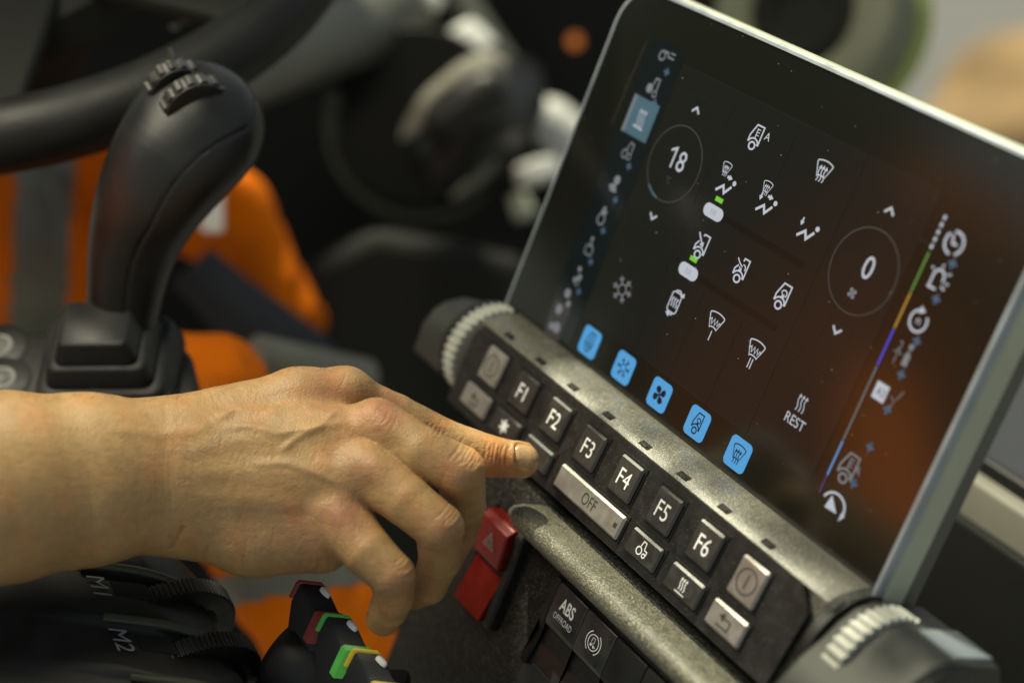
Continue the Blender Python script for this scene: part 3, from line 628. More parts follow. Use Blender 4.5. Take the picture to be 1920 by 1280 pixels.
hz = MB(); hz.sbox(u0 - .3, u0 - .03, vt - .4, vb + .3, NF - .2, NF + .35, .1); hz.sbox(u0 - .3, u1 + .7, vm + .08, vm + .5, NF - .2, NF + .3, .05); hz.build('hazard_switch_frame', 'black', hzo)
tri = lambda r: [(r * math.cos(math.radians(a)), r * math.sin(math.radians(a))) for a in (90, 210, 330)]
hc = I(917, 1016, NF + 1.13); t1 = np.array([(-(vt + vm) / 2) - (-vt - .15), -.1]); 
fdir = (-eUP * ((vt + vm) / 2 - vt - .15) + eN * (-.1)); fdir /= np.linalg.norm(fdir); fnn = np.cross(fdir, eU); fnn = fnn if fnn @ eN > 0 else -fnn
art('hazard_symbol', 'dim', tf([stroke(tri(.56), .09, True), stroke(tri(.26), .07, True)], 1, 0, 0), (S(hc[0], hc[1], NF + 1.09), eU, -fdir, fnn), hzo, .03)
# rocker switches in a recessed frame
sv0 = I(1050, 1091, NF + .5); sv1 = I(1102, 1141, NF + .5); sb_ = I(1063, 1206, NF + .5); SW = (sv1[0] - sv0[0]) * 1.0; s0 = sv0[0]; svt = sv0[1]; svm = sb_[1]
b = MB(); b.sbox(s0 - .55, s0 + 7 * SW, svt - .42, svt + 6.6, NF - .1, NF + .18, .1); b.build('switch_frame', 'black', cons)
b = MB()
fpoly = [(-svt + .2, NF + .1), (-svt + .1, NF + .45), (-svm, NF + .5), (-svm - .7, NF + .25), (-svm - 2.7, NF + .75), (-svm - 2.8, NF + .1)]
b.prism([(n, y) for y, n in fpoly], (S(0, 0, 0), eN, eUP, eU), s0 - .5, s0 - .03, 0); o1 = b.build('switch_cheek', 'soft', cons)
bv = o1.modifiers.new('bevel', 'BEVEL'); bv.width = .08 * U; bv.segments = 2; bv.limit_method = 'ANGLE'; bv.angle_limit = .4
for k in range(6):
    b = MB(); ua, ub = s0 + k * SW + .02, s0 + (k + 1) * SW - .03
    b.prism([(NF, -svt + .1), (NF + .42, -svt + .05), (NF + .5, -svt - .2), (NF + .5, -svm + .15), (NF + .38, -svm - .12), (NF - .02, -svm - .35), (NF + .1, -svm - .7), (NF + .35, -svm - 2.5), (NF - .1, -svm - 2.7)], (S(0, 0, 0), eN, eUP, eU), ua, ub, 0)
    o1 = b.build('rocker_switch', 'key' if k < 2 else 'soft', cons, autos=30)
    bv = o1.modifiers.new('bevel', 'BEVEL'); bv.width = .05 * U; bv.segments = 2; bv.limit_method = 'ANGLE'; bv.angle_limit = .4
    fr = (S((ua + ub) / 2, (svt + svm) / 2, NF + .5), eU, eUP, eN)
    if k == 0:
        art('switch_text', 'white', [text('ABS', .70, 0, .34, .74, .02), text('OFFROAD', .36, 0, -.44, .72)], fr, o1, .015)
    if k == 1:
        sh = [circ(0, 0, .46, .08), stroke(arc(0, 0, .66, 120, 240, 12), .08), stroke(arc(0, 0, .66, -60, 60, 12), .08), stroke([(-.18, -.02), (-.14, .26), (.08, .26), (.08, -.02), (-.2, -.1), (.3, -.2)], .05), disc(-.14, -.18, .09), disc(.12, -.2, .09)]
        art('switch_symbol', 'white', tf(sh, .92, 0, 0), fr, o1, .015)

#=STICK=
# ---------------- joystick and armrest ----------------
def H(px_, py_, z, r=0., f=0., u=0.): return Cp(px_, py_, z) + r * hR + f * hF + u * ZW
arm = thing('armrest_console', 'black armrest console with two round ringed buttons around the joystick boot', 'armrest', H(180, 800, 97, 0, 0, -6))
base = H(205, 690, 98)
b = MB(); sec_ = []
pl = [(-13, -3.6), (4.6, -3.6), (5.6, -2.6), (4.6, 1.6), (3.6, 2.9), (2.6, 3.5), (-13, 3.5)]
tilt = hF * .93 + ZW * .36; tz = np.cross(hR, tilt)
b.prism(pl, (base - .9 * tz, hR, tilt, tz), -5, 0, .3, 3); b.build('console_top', 'soft', arm)
for px_, py_ in ((-2, 651), (3, 712)):
    P0 = Cp(px_, py_, 97.0); s_ = ((base - .9 * tz - CAM) @ tz) / ((P0 - CAM) @ tz); P0 = CAM + (P0 - CAM) * s_
    b = MB(); b.lathe(P0, tz, [(1.75, -.1), (1.75, .08), (1.6, .16), (.05, .16)], 40); k = b.build('round_button', 'black', arm)
    b = MB(); b.lathe(P0 + .17 * tz, tz, [(.65, 0), (.85, .0), (.85, .05), (.65, .05), (.65, 0)], 40); b.build('button_ring', 'dim', k)
    art('button_mark', 'dim', tf([fill([(-.3, -.25), (.3, 0), (-.3, .25)])], 1), (P0 + .2 * tz, hR, tilt, tz), k, .03)
stick = thing('joystick', 'tall black joystick with ribbed rollers on its head and stepped rubber boot', 'joystick', base)
b = MB()
def rsq(c, hw, hd, r, up, k=6):
    p = rrect(-hw, hw, -hd, hd, r, k); return [c + x * hR + y * tilt + up * tz for x, y in p]
tiers = [(4.1, 3.4, -.9), (4.1, 3.4, -.5), (4.0, 3.3, .0), (3.7, 3.05, 1.15), (3.6, 2.95, 1.25), (3.15, 2.6, 1.3), (3.15, 2.6, 1.4), (3.1, 2.55, 1.6), (2.85, 2.35, 2.55), (2.75, 2.25, 2.65), (2.4, 2.0, 2.7), (2.4, 2.0, 2.8), (2.35, 1.95, 3.0), (2.0, 1.7, 4.0), (1.85, 1.6, 4.15)]
b.loft([rsq(base + np.array([0, 0, 0]) + .0 * hR, a, d, min(a, d) * .28, z) for a, d, z in tiers]); b.build('rubber_boot', 'soft', stick, autos=60)
# grip by smooth distance field
def pz(y): return 98.5
chain = [(226, 655, 97.8, 58), (229, 598, 97.2, 64), (241, 503, 96.3, 76), (258, 432, 95.6, 88), (285, 367, 95.0, 102), (325, 300, 94.7, 116), (370, 240, 94.9, 125)]
def crom(A, m=5):
    A = np.array(A, float); P = np.vstack([2 * A[0] - A[1], A, 2 * A[-1] - A[-2]]); o = []
    for i in range(1, len(P) - 2):
        for t in np.linspace(0, 1, m, endpoint=False): o.append(.5 * (2 * P[i] + (P[i + 1] - P[i - 1]) * t + (2 * P[i - 1] - 5 * P[i] + 4 * P[i + 1] - P[i + 2]) * t * t + (3 * P[i] - P[i - 1] - 3 * P[i + 1] + P[i + 2]) * t ** 3))
    return [tuple(x) for x in o] + [tuple(A[-1])]
chain = crom(chain)
segs = [(px(*a[:3]), px(*b_[:3]), a[3] / F * a[2], b_[3] / F * b_[2]) for a, b_ in zip(chain[:-1], chain[1:])]
zf = np.array([0, 0, 1.])
def fgrip(P):
    d = None
    for a, c, ra, rb in segs:
        q_ = cone(P, a, c, ra, rb, (zf, 1.3)); d = q_ if d is None else smin(d, q_, .12)
    return d
Vg, Fg, Ng = nets(fgrip, px(130, 720, 95) + [0, 0, -7], px(530, 80, 95) + [0, 0, 6], .13)
qq = pix(Vg); front = Ng[:, 2] > -.3
seam = [(478, 190), (477, 217), (467, 238), (417, 263), (377, 290), (343, 323), (320, 353), (300, 387), (283, 423), (263, 455), (247, 493), (238, 540), (232, 620)]
dd, tt = dpoly(qq, seam); Vg = Vg - Ng * (np.exp(-(dd / 2.4) ** 2) * .12 * front)[:, None]
gp = sdf_obj('grip', Vg, Fg, 'gripm', stick)
def on(px_, py_, fn, z0, z1):                # first surface hit along a ray
    zs = np.linspace(z0, z1, 400); P = np.array([px(px_, py_, z) for z in zs]); d = fn(P); i = int(np.argmax(d < 0)); return P[i]
for (cx_, cy_, r_) in ((366, 200, 2.0), (330, 166, 1.8)):
    cpos = to_world(px(cx_, cy_, 93.15 if r_ > 1.9 else 93.85)[None])[0]
    axd = cR * -.38 + cD * -.25 + cF * -1.0; axd = cR * .42 + cD * .62 - cF * .55
    b = MB(); b.gear(cpos, axd, r_, .42, 16, .16, .05); b.build('roller', 'key', stick)
    fd = np.cross(axd / np.linalg.norm(axd), cF); 
    b = MB(); b.rbox(cpos - cD * (r_ - .1) - cR * .25, (axd / np.linalg.norm(axd), -cD, np.cross(axd / np.linalg.norm(axd), -cD)), (.42, .45, .12), .08, 2); b.build('roller_fin', 'key', stick)
    b = MB(); b.lathe(cpos - axd / np.linalg.norm(axd) * .6, axd, [(r_ - .35, 0), (r_ - .18, .05), (r_ - .18, 1.15), (r_ - .35, 1.2)], 40); b.build('roller_housing', 'soft', stick)
P0 = to_world(px(392, 360, 95.6)[None])[0]; b = MB(); dax = cR * .8 + cD * .35 - cF * .35
b.lathe(P0 - dax * 1.0, dax, [(.62, 0), (.62, 1.1), (.5, 1.3), (.1, 1.34)], 32); b.build('trigger_button', 'chrome', stick)
# roller module M1 / M2 on the armrest (near, lower left)
mod = thing('roller_module', 'rounded black armrest module with ribbed rollers marked M1 and M2', 'control module', Cp(200, 1300, 84))
ma = 1.62 * cR + 2.35 * cD - 1.7 * cF                       # one row towards the viewer
mb_ = cR * .985 + cD * .13 + cF * .10; mb_ /= np.linalg.norm(mb_); mc = np.cross(mb_, ma); mc /= np.linalg.norm(mc)
if mc @ cD > 0: mc = -mc
mo = Cp(150, 1062, 84.5)
pts = [(-14, 0)] + [(-14 + 2 * i, .05 * math.sin(i)) for i in range(1, 7)]
x0 = 1.0; prof_m = [(-16, -.8), (-8, -.35), (-3, -.05), (0, .08), (2.2, .05)] + [(2.2 + 5.2 * math.sin(math.radians(a)), -5.15 + 5.2 * math.cos(math.radians(a))) for a in range(8, 106, 7)]
b = MB(); rows = []
for k, dr in ((-1.2, -.9), (-.95, -.25), (-.7, 0), (-.1, 0), (-.02, -.22), (.12, -.26), (.5, -.2), (.75, -.05), (.92, 0), (1.0, .02), (1.06, -.22), (1.2, -.26), (1.6, -.2), (1.85, -.05), (2.0, .02), (2.07, -.22), (2.25, -.26), (2.7, -.2), (3.3, 0), (5, .1)):
    rows.append([mo + k * ma + (x + (dr if x > 3 else 0)) * mb_ + (y + dr * (1 if x > -1.5 else 0)) * mc for x, y in prof_m])
b.loft(rows, cap=False, closed=False); b.build('module_body', 'soft', mod, autos=50)
for k, s_ in ((.35, 'M1'), (1.4, 'M2'), (2.5, None)):
    if s_:
        P0 = mo + k * ma + (.55 if s_ == 'M1' else .45) * mb_ - .12 * mc
        art('module_text', 'dim', tf([text(s_, .92, 0, 0, .9)], 1, 0, 0, -90), (P0, mb_, -ma / np.linalg.norm(ma), mc), mod, .16)
        rr_ = np.cross(ma, mb_)
        P1 = mo + k * ma + 4.6 * mb_ - 3.3 * mc
        P1 = mo + k * ma + 3.2 * mb_ - 4.75 * mc; b = MB(); b.gear(P1, ma, 4.62, .5, 100, .13, .05); b.build('ribbed_roller', 'black', mod)
        b = MB(); b.rbox(mo + (k - .02) * ma + 2.2 * mb_ - .2 * mc, (mb_, ma / np.linalg.norm(ma), mc), (.95, .5, .1), .05, 1); b.build('module_slot', 'dark', mod)
    rr2_ = [mo + (k - .40) * ma + (x + .03) * mb_ + (y + .05) * mc for x, y in prof_m[3:11]]
    b = MB(); b.tube(rr2_, .24, 10); b.build('module_lip', 'lip', mod)
# three colour-edged levers
def levr(px_, py_, z, m_, label):
    o = Cp(px_, py_, z); t = thing('control_lever', label, 'lever', o + cD * 6, 'colour edged levers of the armrest')
    X, Y, Z = cR * .995 + cD * .09, -cD, cR * .60 + cD * .66 - cF * .5; Z /= np.linalg.norm(Z)
    hat = lambda g, dy: [(-1.75 - g * .3, -6.5), (-1.05 - g, -.95 + dy), (-.62 - g * .8, -.1 + g + dy), (-.5 - g * .5, g + dy), (.62 + g * .4, -.02 + g + dy), (.74 + g, -.16 + dy), (.8 + g, -.7 + dy), (1.9, -2.2 + dy), (2.4, -6.5)]
    b = MB(); secs = []
    for z_, g, dy in ((0, -.08, -.06), (.08, 0, 0), (.35, 0, 0), (.7, .0, -.1), (1.1, .04, -.36), (1.5, .04, -.42), (1.9, .02, -.36), (2.05, -.05, -.45)):
        secs.append([o + x * X + y * Y + z_ * Z for x, y in hat(g, dy)])
    b.loft(secs); h_ = b.build('lever_head', 'soft', t, autos=28)
    def band(z0, z1, gi, go, dy, nm, lo_, bv_):
        a = hat(go, dy)[1:7]; c = hat(gi, dy)[1:7][::-1]; a = [(a[0][0] - lo_ * .42, a[0][1] - lo_)] + a[1:-1] + [(a[-1][0], a[-1][1] + .45)]; c = [(c[0][0], c[0][1] + .45)] + c[1:-1] + [(c[-1][0] - lo_ * .42, c[-1][1] - lo_)]
        b = MB(); b.prism(a + c, (o, X, Y, Z), z0, z1, 0); e_ = b.build(nm, m_, h_); bv = e_.modifiers.new('bevel', 'BEVEL'); bv.width = bv_ * U; bv.segments = 3; bv.limit_method = 'ANGLE'; bv.angle_limit = .5
    band(-.16, -.02, -.1, .06, -.02, 'colour_edge', -.1, .03)
    band(1.72, 2.12, -.30, .16, -.36, 'colour_clip', .35, .08)
    b = MB(); dX = Z * .9 + X * .15; dX /= np.linalg.norm(dX); c_ = o + .42 * X + .03 * Y + .62 * Z; th = np.linspace(0, 2 * np.pi, 20, endpoint=False); nL = np.cross(dX, np.cross(X * .7 + Y * .7 - cF * .3, dX)); nL /= np.linalg.norm(nL); dY = np.cross(nL, dX)
    b.loft([[c_ + np.cos(a) * .36 * k * dX + np.sin(a) * .17 * k * dY + h2 * nL for a in th] for k, h2 in ((1, -.12), (1, .05), (.8, .12), (.3, .15))]); b.build('lever_lamp', 'white', h_)
    return t
levr(583, 1093, 85, 'redlv', 'black lever edged in dull red, furthest of the three'); levr(633, 1155, 83.6, 'green', 'black lever edged in bright green, in the middle'); levr(687, 1221, 82.2, 'yellow', 'black lever edged in yellow, nearest at the bottom edge')
b = MB(); b.lathe(Cp(560, 1245, 86), cR * .8 + cD * .5 - cF * .3, [(.2, -1.4), (1.9, -1.2), (2.3, -.6), (2.3, 1.5), (2.0, 2.0), (.2, 2.1)], 40)
b.rbox(Cp(620, 1330, 86), (cR, cD, cF), (4, 1.6, 3), .4); tag(b.build('lever_mount', 'soft'), 'round black pivot housing between the roller module and the coloured levers', 'lever mount')

#=HAND=
# ---------------- person ----------------
tipW = KP(-10.9, 2.6 + .62, .0); tipd = DEPTH(tipW)
per = thing('person', 'person in orange work clothes, bare arm reaching in, index finger pressing a key', 'person', Cp(100, 1500, 105))
zm = -1.0
def J(x, y, z, r): return (px(x, y, z), r / F * z)
idx = [J(640, 742, 85.2, 50), J(742, 780, 86.1, 42), J(832, 825, 86.8, 40), J(912, 854, 87.3, 40), J(978, 863, 87.9, 33)]
mid = [J(706, 800, 82.6, 56), J(790, 848, 81.6, 49), J(862, 882, 81.4, 48), J(872, 948, 83.6, 39), J(860, 1000, 85.4, 34), J(838, 1050, 87.4, 30)]
rng = [J(686, 880, 81.6, 58), J(762, 938, 80.6, 48), J(824, 988, 80.3, 46), J(824, 1050, 82.0, 39), J(804, 1098, 83.6, 34), J(778, 1112, 84.6, 31)]
lit = [J(632, 968, 81.4, 60), J(690, 1034, 80.3, 48), J(736, 1078, 80.0, 43), J(738, 1118, 81.0, 38), J(728, 1142, 81.8, 36), J(719, 1158, 82.4, 33)]
thm = [J(420, 830, 86.5, 70), J(560, 830, 89.0, 48), J(660, 860, 90.2, 38), J(730, 900, 90.8, 30)]
def chainf(P, ch, k):
    d = None
    for (a, ra), (c, rc) in zip(ch[:-1], ch[1:]):
        q_ = cone(P, a, c, ra, rc); d = q_ if d is None else smin(d, q_, k * .3)
    return d
fl = (zf, 1.42)
def K_(x, y, z): return px(x, y, z)
palm_s = [((300, 826, 82.5, 78), (560, 758, 84.2, 64), 1.15), ((560, 758, 84.2, 64), (650, 738, 85., 50), 1.), ((300, 860, 82, 88), (640, 830, 82.6, 72), 1.2), ((300, 905, 81.8, 90), (640, 905, 81.8, 74), 1.2),
          ((310, 948, 82, 84), (600, 975, 82.0, 74), 1.2), ((330, 975, 82.4, 62), (480, 1005, 82.6, 72), 1.0), ((470, 1004, 82.6, 70), (600, 1010, 82.2, 64), 1.0)]
arm_s = [((-720, 935, 76, 190), (0, 915, 79.5, 176), 1.32), ((0, 912, 79.5, 174), (160, 900, 80.8, 158), 1.36), ((160, 898, 80.8, 156), (310, 889, 81.9, 138), 1.5)]
def fhand(P):
    d = None
    for a, c, k in arm_s + palm_s:
        q_ = cone(P, px(*a[:3]), px(*c[:3]), a[3] / F * a[2], c[3] / F * c[2], (zf, k)); d = q_ if d is None else smin(d, q_, .85)
    f = None
    for ch, k in ((idx, .25), (mid, .35), (rng, .35), (lit, .35), (thm, .5)):
        q_ = chainf(P, ch, k); f = q_ if f is None else smin(f, q_, .14)
    return smin(d, f, .55)
lo = np.minimum(px(-700, 1230, 84), px(-700, 1230, 76)); hi = np.maximum(px(1040, 650, 90), px(1040, 650, 80))
Vh, Fh, Nh = nets(fhand, [lo[0], lo[1], -94], [hi[0], hi[1], -73.5], .125)
def subdiv(V, Fc, N):
    n = len(V); E = np.concatenate([Fc[:, [0, 1]], Fc[:, [1, 2]], Fc[:, [2, 3]], Fc[:, [3, 0]]]); E.sort(1); key = E[:, 0].astype(np.int64) * n + E[:, 1]
    uq, inv = np.unique(key, return_inverse=True); a, b_ = uq // n, uq % n; k = len(Fc); m = [inv[i * k:(i + 1) * k] + n for i in range(4)]
    ce = n + len(uq) + np.arange(k); V2 = np.concatenate([V, (V[a] + V[b_]) / 2, V[Fc].mean(1)]); N2 = np.concatenate([N, N[a] + N[b_], N[Fc].sum(1)])
    N2 /= np.linalg.norm(N2, axis=1)[:, None] + 1e-9; d = fhand(V2); V2 = V2 - N2 * np.clip(d, -.1, .1)[:, None]
    F2 = np.concatenate([np.stack([Fc[:, 0], m[0], ce, m[3]], 1), np.stack([m[0], Fc[:, 1], m[1], ce], 1), np.stack([ce, m[1], Fc[:, 2], m[2]], 1), np.stack([m[3], ce, m[2], Fc[:, 3]], 1)])
    return V2, F2, N2
Vh, Fh, Nh = subdiv(Vh, Fh, Nh)
Q = pix(Vh); fr = np.clip(Nh[:, 2] + .25, 0, 1)
disp_ = np.zeros(len(Vh))
def ridge(pts, w, a, soft=.15):
    global disp_
    pa = np.array(pts, float); m_ = np.where(((Q > pa.min(0) - 3 * w) & (Q < pa.max(0) + 3 * w)).all(1))[0]
    dd, t = dpoly(Q[m_], pts); disp_[m_] += a * np.exp(-(dd / w) ** 2) * np.minimum(1, np.minimum(t, 1 - t) / soft) * fr[m_]
# tendons, veins
ridge([(330, 850), (480, 820), (690, 800)], 17, .06); ridge([(340, 885), (520, 880), (690, 870)], 18, .055); ridge([(340, 930), (500, 940), (640, 955)], 18, .05)
ridge([(395, 790), (440, 768), (500, 772), (560, 760), (610, 765)], 8, .10); ridge([(410, 800), (470, 800), (530, 812), (600, 800), (660, 790)], 8, .09); ridge([(520, 850), (560, 820), (600, 800), (640, 760)], 7, .08)
ridge([(470, 870), (540, 868), (600, 890), (640, 910)], 8, .07); ridge([(200, 800), (300, 815), (400, 800)], 12, .05)
for (x, y, r, a) in ((702, 868, 26, .16), (716, 788, 28, .13), (640, 958, 28, .13), (655, 720, 26, .10), (898, 872, 20, .05), (862, 985, 22, .06), (768, 1085, 20, .06)):
    dd = np.hypot(Q[:, 0] - x, Q[:, 1] - y); disp_ += a * np.exp(-(dd / r) ** 2) * fr
# hollows between tendons near knuckles
for (x, y, r, a) in ((735, 835, 20, -.10), (690, 920, 22, -.10), (640, 870, 30, -.06), (600, 930, 30, -.05), (650, 790, 20, -.06)):
    dd = np.hypot(Q[:, 0] - x, Q[:, 1] - y); disp_ += a * np.exp(-(dd / r) ** 2) * fr
# creases: wrinkles over finger joints, wrist, heel of the hand
rs = np.random.RandomState(8)
def wrinkles(cx_, cy_, ang, n, gap, ln, amp, w=2.2, bow=.18):
    a = math.radians(ang); d = np.array([math.cos(a), math.sin(a)]); p = np.array([-d[1], d[0]])
    for i in range(n):
        o = np.array([cx_, cy_]) + d * (i - (n - 1) / 2) * gap * rs.uniform(.85, 1.15); L = ln * rs.uniform(.6, 1.05)
        ridge([o + p * L * t + d * (bow * L * (1 - t * t) + rs.uniform(-1.5, 1.5)) for t in (-1, -.5, 0, .5, 1)], w, -amp * rs.uniform(.6, 1.1), .2)
wrinkles(876, 855, 32, 7, 8, 26, .05, 2.6); wrinkles(848, 970, 42, 7, 8, 28, .05, 2.6); wrinkles(762, 1060, 48, 6, 8, 25, .045, 2.6)
wrinkles(815, 806, 28, 5, 9, 16, .035, 2.4); wrinkles(930, 850, 12, 6, 8, 24, .06, 2.4, -.05); wrinkles(735, 1120, 80, 4, 10, 24, .03); wrinkles(718, 782, 25, 6, 8, 24, .022)
for x0_, y0_, x1_, y1_, a in ((318, 1032, 345, 985, .10), (325, 1030, 318, 1000, .06), (590, 1075, 600, 1045, .09), (619, 1075, 615, 1045, .07), (372, 1058, 392, 1020, .05), (453, 1074, 455, 1040, .05), (487, 1076, 488, 1050, .03), (520, 1076, 524, 1050, .03), (560, 1075, 566, 1050, .04)):
    ridge([(x0_, y0_), ((x0_ + x1_) / 2 + 2, (y0_ + y1_) / 2), (x1_, y1_)], 3.2, -a, .05)
for k in range(9):
    x_ = 290 + k * 7; ridge([(x_, 1025 - k), (x_ + 6, 960), (x_ + 2, 880), (x_ + 10, 800)], 2.6, -.012 * rs.uniform(.4, 1.2))
# fine random skin lines running across the back of the hand and the fingers
for i in range(520):
    x_, y_ = rs.uniform(330, 900), rs.uniform(700, 1120); a_ = math.radians(rs.choice([70, 110, 20]) + rs.normal() * 16); L_ = rs.uniform(8, 26)
    ridge([(x_ - L_ * math.cos(a_), y_ - L_ * math.sin(a_)), (x_ + rs.normal() * 1.5, y_ + rs.normal() * 1.5), (x_ + L_ * math.cos(a_), y_ + L_ * math.sin(a_))], 2.0, -.016 * rs.uniform(.3, 1.), .3)
disp_ += .012 * vnoise(Vh, 4., 2) + .003 * vnoise(Vh, 12., 4)
NC = px(985, 857, 87.5); ND = px(1013, 861, 88.0) - px(955, 852, 87.4); ND /= np.linalg.norm(ND); NN = np.array([.12, .40, .90]); NN -= (NN @ ND) * ND; NN /= np.linalg.norm(NN); NX = np.cross(NN, ND)
qn = Vh - NC; tn_, sn_ = (qn @ ND) / .74, (qn @ NX) / .62; rn = (np.abs(tn_) ** 3.2 + np.abs(sn_) ** 3.2) ** (1 / 3.2); near = (np.linalg.norm(qn, axis=1) < 2.2) & (Nh @ NN > -.1); fo = near * np.clip((.75 - tn_) / .4, 0, 1)
disp_ += fo * (-.045 * np.exp(-((rn - 1.02) / .09) ** 2) + .075 * np.exp(-((rn - 1.24) / .16) ** 2))
Vh2 = Vh + Nh * disp_[:, None]
base_c = np.array([.42, .255, .108]); c = np.tile(base_c, (len(Vh), 1)); Q = pix(Vh2)
def tint(x, y, r, col_, a):
    global c
    w = (a * np.exp(-((Q[:, 0] - x) ** 2 + (Q[:, 1] - y) ** 2) / r ** 2))[:, None]; c = c * (1 - w) + np.array(col_) * w
redd = (.38, .14, .085); yel = (.46, .32, .12); pk = (.56, .30, .21)
tint(940, 866, 46, (.56, .27, .075), .75)  # warm sunlight on the fingertip put into the skin colour
for x, y, r, a in ((720, 775, 34, .5), (690, 880, 40, .3), (645, 965, 40, .5), (860, 880, 34, .35), (835, 990, 40, .35), (750, 1090, 34, .35), (930, 880, 40, .4), (560, 1000, 60, .25), (600, 740, 50, .3)): tint(x, y, r, redd, min(1, a * 1.3))
for x, y, r, a in ((720, 850, 22, .35), (150, 860, 110, .25), (780, 940, 26, .3), (560, 790, 40, .25), (890, 880, 18, .4), (866, 975, 18, .4)): tint(x, y, r, yel, a)
nz = vnoise(Vh, 1.6, 11)[:, None]; c = c * (1 + .07 * nz) + np.array([.045, -.008, -.008]) * np.clip(vnoise(Vh, 2.5, 12), 0, 1)[:, None]
for pts_, w_, a_ in (([(300, 850), (380, 840), (440, 800), (520, 790)], 9, .25), ([(470, 870), (540, 868), (600, 890)], 8, .2), ([(120, 830), (220, 860), (300, 850)], 14, .15), ([(560, 1000), (500, 960), (430, 950)], 10, .15)):
    dd, t = dpoly(Q, pts_); w = (a_ * np.exp(-(dd / w_) ** 2))[:, None]; c = c * (1 - w) + np.array((.25, .20, .12)) * w
hand = sdf_obj('body', Vh2, Fh, 'skin', per, cols=np.clip(c, .02, .9))
# nail of the pointing finger
nc = NC; ndir = px(1013, 861, 88.0) - px(955, 852, 87.4); ndir /= np.linalg.norm(ndir)
nn = np.array([.12, .40, .90]); nn -= (nn @ ndir) * ndir; nn /= np.linalg.norm(nn); nx = np.cross(nn, ndir)
b = MB(); G_ = []; 
for i in range(15):
    t = -1 + 2 * i / 14; row = []
    for j in range(13):
        s_ = -1 + 2 * j / 12; x_ = t * .74; y_ = s_ * .62
        rr_ = (abs(t) ** 3.2 + abs(s_) ** 3.2) ** (1 / 3.2); mx_ = max(abs(t), abs(s_), 1e-6); f_ = mx_ / max(rr_, 1e-6)
        x_ *= f_; y_ *= f_
        P = nc + x_ * ndir + y_ * nx
        # drop on to the fingertip, then lift a little
        q_ = P + nn * 1.6; zs = np.linspace(0, 3.2, 160); L_ = q_ - nn * zs[:, None]; d_ = fhand(L_); i_ = int(np.argmax(d_ < 0.0)) if (d_ < 0).any() else 80
        e_ = L_[i_] + nn * (.045 if rr_ < 1.0 and max(abs(t), abs(s_)) < .99 else -.03); row.append(e_)
    G_.append(row)
Vn = np.array(G_).reshape(-1, 3); Fn = [(i * 13 + j, i * 13 + j + 1, (i + 1) * 13 + j + 1, (i + 1) * 13 + j) for i in range(14) for j in range(12)]
b.add(to_world(Vn), Fn); b.build('fingernail', 'nail', hand, autos=180)
# fine arm hair along the upper edge of the forearm and wrist
b = MB(); rs = np.random.RandomState(4)
sel = np.where((Nh[:, 1] > .8) & (Q[:, 0] > -20) & (Q[:, 0] < 740) & (Q[:, 1] < 755) & (np.abs(Nh[:, 2]) < .45))[0]
for i in rs.choice(sel, 240):
    P = Vh2[i]; d = Nh[i] * rs.uniform(.25, .7) + np.array([rs.uniform(-.1, 1.), rs.uniform(-.2, .3), rs.uniform(-.3, .3)]); d /= np.linalg.norm(d); L = rs.uniform(.25, .6); b2 = np.array([0, 0, 1.]); w_ = np.cross(d, b2); w_ = w_ / (np.linalg.norm(w_) + 1e-6) * .0045
    m1 = P + d * L * .5 + Nh[i] * .03; e1 = P + d * L + np.array([.05, -.04, 0]); b.add(to_world(np.array([P - w_, P + w_, m1 + w_ * .7, m1 - w_ * .7, e1])), [(0, 1, 2, 3), (3, 2, 4)])
b.build('arm_hair', mat('hair_brown', (.05, .03, .015), .5), hand, smooth=False)
# trousers (near leg, far leg) and jacket
def fleg(P):
    d = cone(P, px(-260, 800, 121), px(370, 762, 114), 5.8, 5.1); d = smin(d, cone(P, px(370, 762, 114), px(640, 1250, 116), 5.1, 4.6), 1.2)
    return d + .22 * vnoise(P, .9, 21) + .22 * np.abs(vnoise(P, 1.3, 24)) + .06 * vnoise(P, 2.8, 22)
Vl, Fl, Nl = nets(fleg, px(-330, 1400, 118) + [0, 0, -9], px(780, 560, 112) + [0, 0, 9], .42)
trs = sdf_obj('trousers', Vl, Fl, 'orange', per)
Qv = pix(Vl); 
def stripe(V, Fc, N, Q, p0, p1, w, parent, z=.07):
    d = np.array(p1, float) - p0; L = np.linalg.norm(d); d /= L; k = np.abs((Q - np.array(p0, float)) @ np.array([-d[1], d[0]])) < w; fm = k[Fc].all(1); idx_ = np.unique(Fc[fm]); mp = -np.ones(len(V), int); mp[idx_] = np.arange(len(idx_))
    return sdf_obj('reflective_stripe', V[idx_] + N[idx_] * z, mp[Fc[fm]], 'tape', parent)
stripe(Vl, Fl, Nl, Qv, (380, 1115), (640, 1070), 34, trs)
def ffar(P):
    d = cone(P, px(210, 330, 150), px(420, 400, 146), 5.5, 4.5); d = smin(d, cone(P, px(395, 380, 146), px(545, 600, 150), 4.4, 3.6), 1.0)
    d = smin(d, cone(P, px(-200, 420, 150), px(60, 460, 150), 9, 8.5), 1.5)
    return d + .3 * vnoise(P, .7, 31) + .35 * np.abs(vnoise(P, .9, 34))
Vf, Ff, Nf = nets(ffar, px(-500, 760, 150) + [0, 0, -12], px(660, 200, 150) + [0, 0, 13], .6)
fl_ = sdf_obj('trousers', Vf, Ff, 'orange', per); Qf = pix(Vf)
stripe(Vf, Ff, Nf, Qf, (85, 300), (70, 620), 60, fl_, .1)
b = MB(); b.tube([Cp(360, 500, 137), Cp(440, 575, 138), Cp(560, 660, 140), Cp(640, 760, 142)], [2.2, 2.6, 2.6, 2.6], 20); b.build('boot', 'navy', per)
b = MB(); b.tube([Cp(480, 660, 125), Cp(560, 690, 128), Cp(680, 720, 132)], [1.4, 1.9, 2.1], 20); b.build('reflective_stripe', 'tape', per)
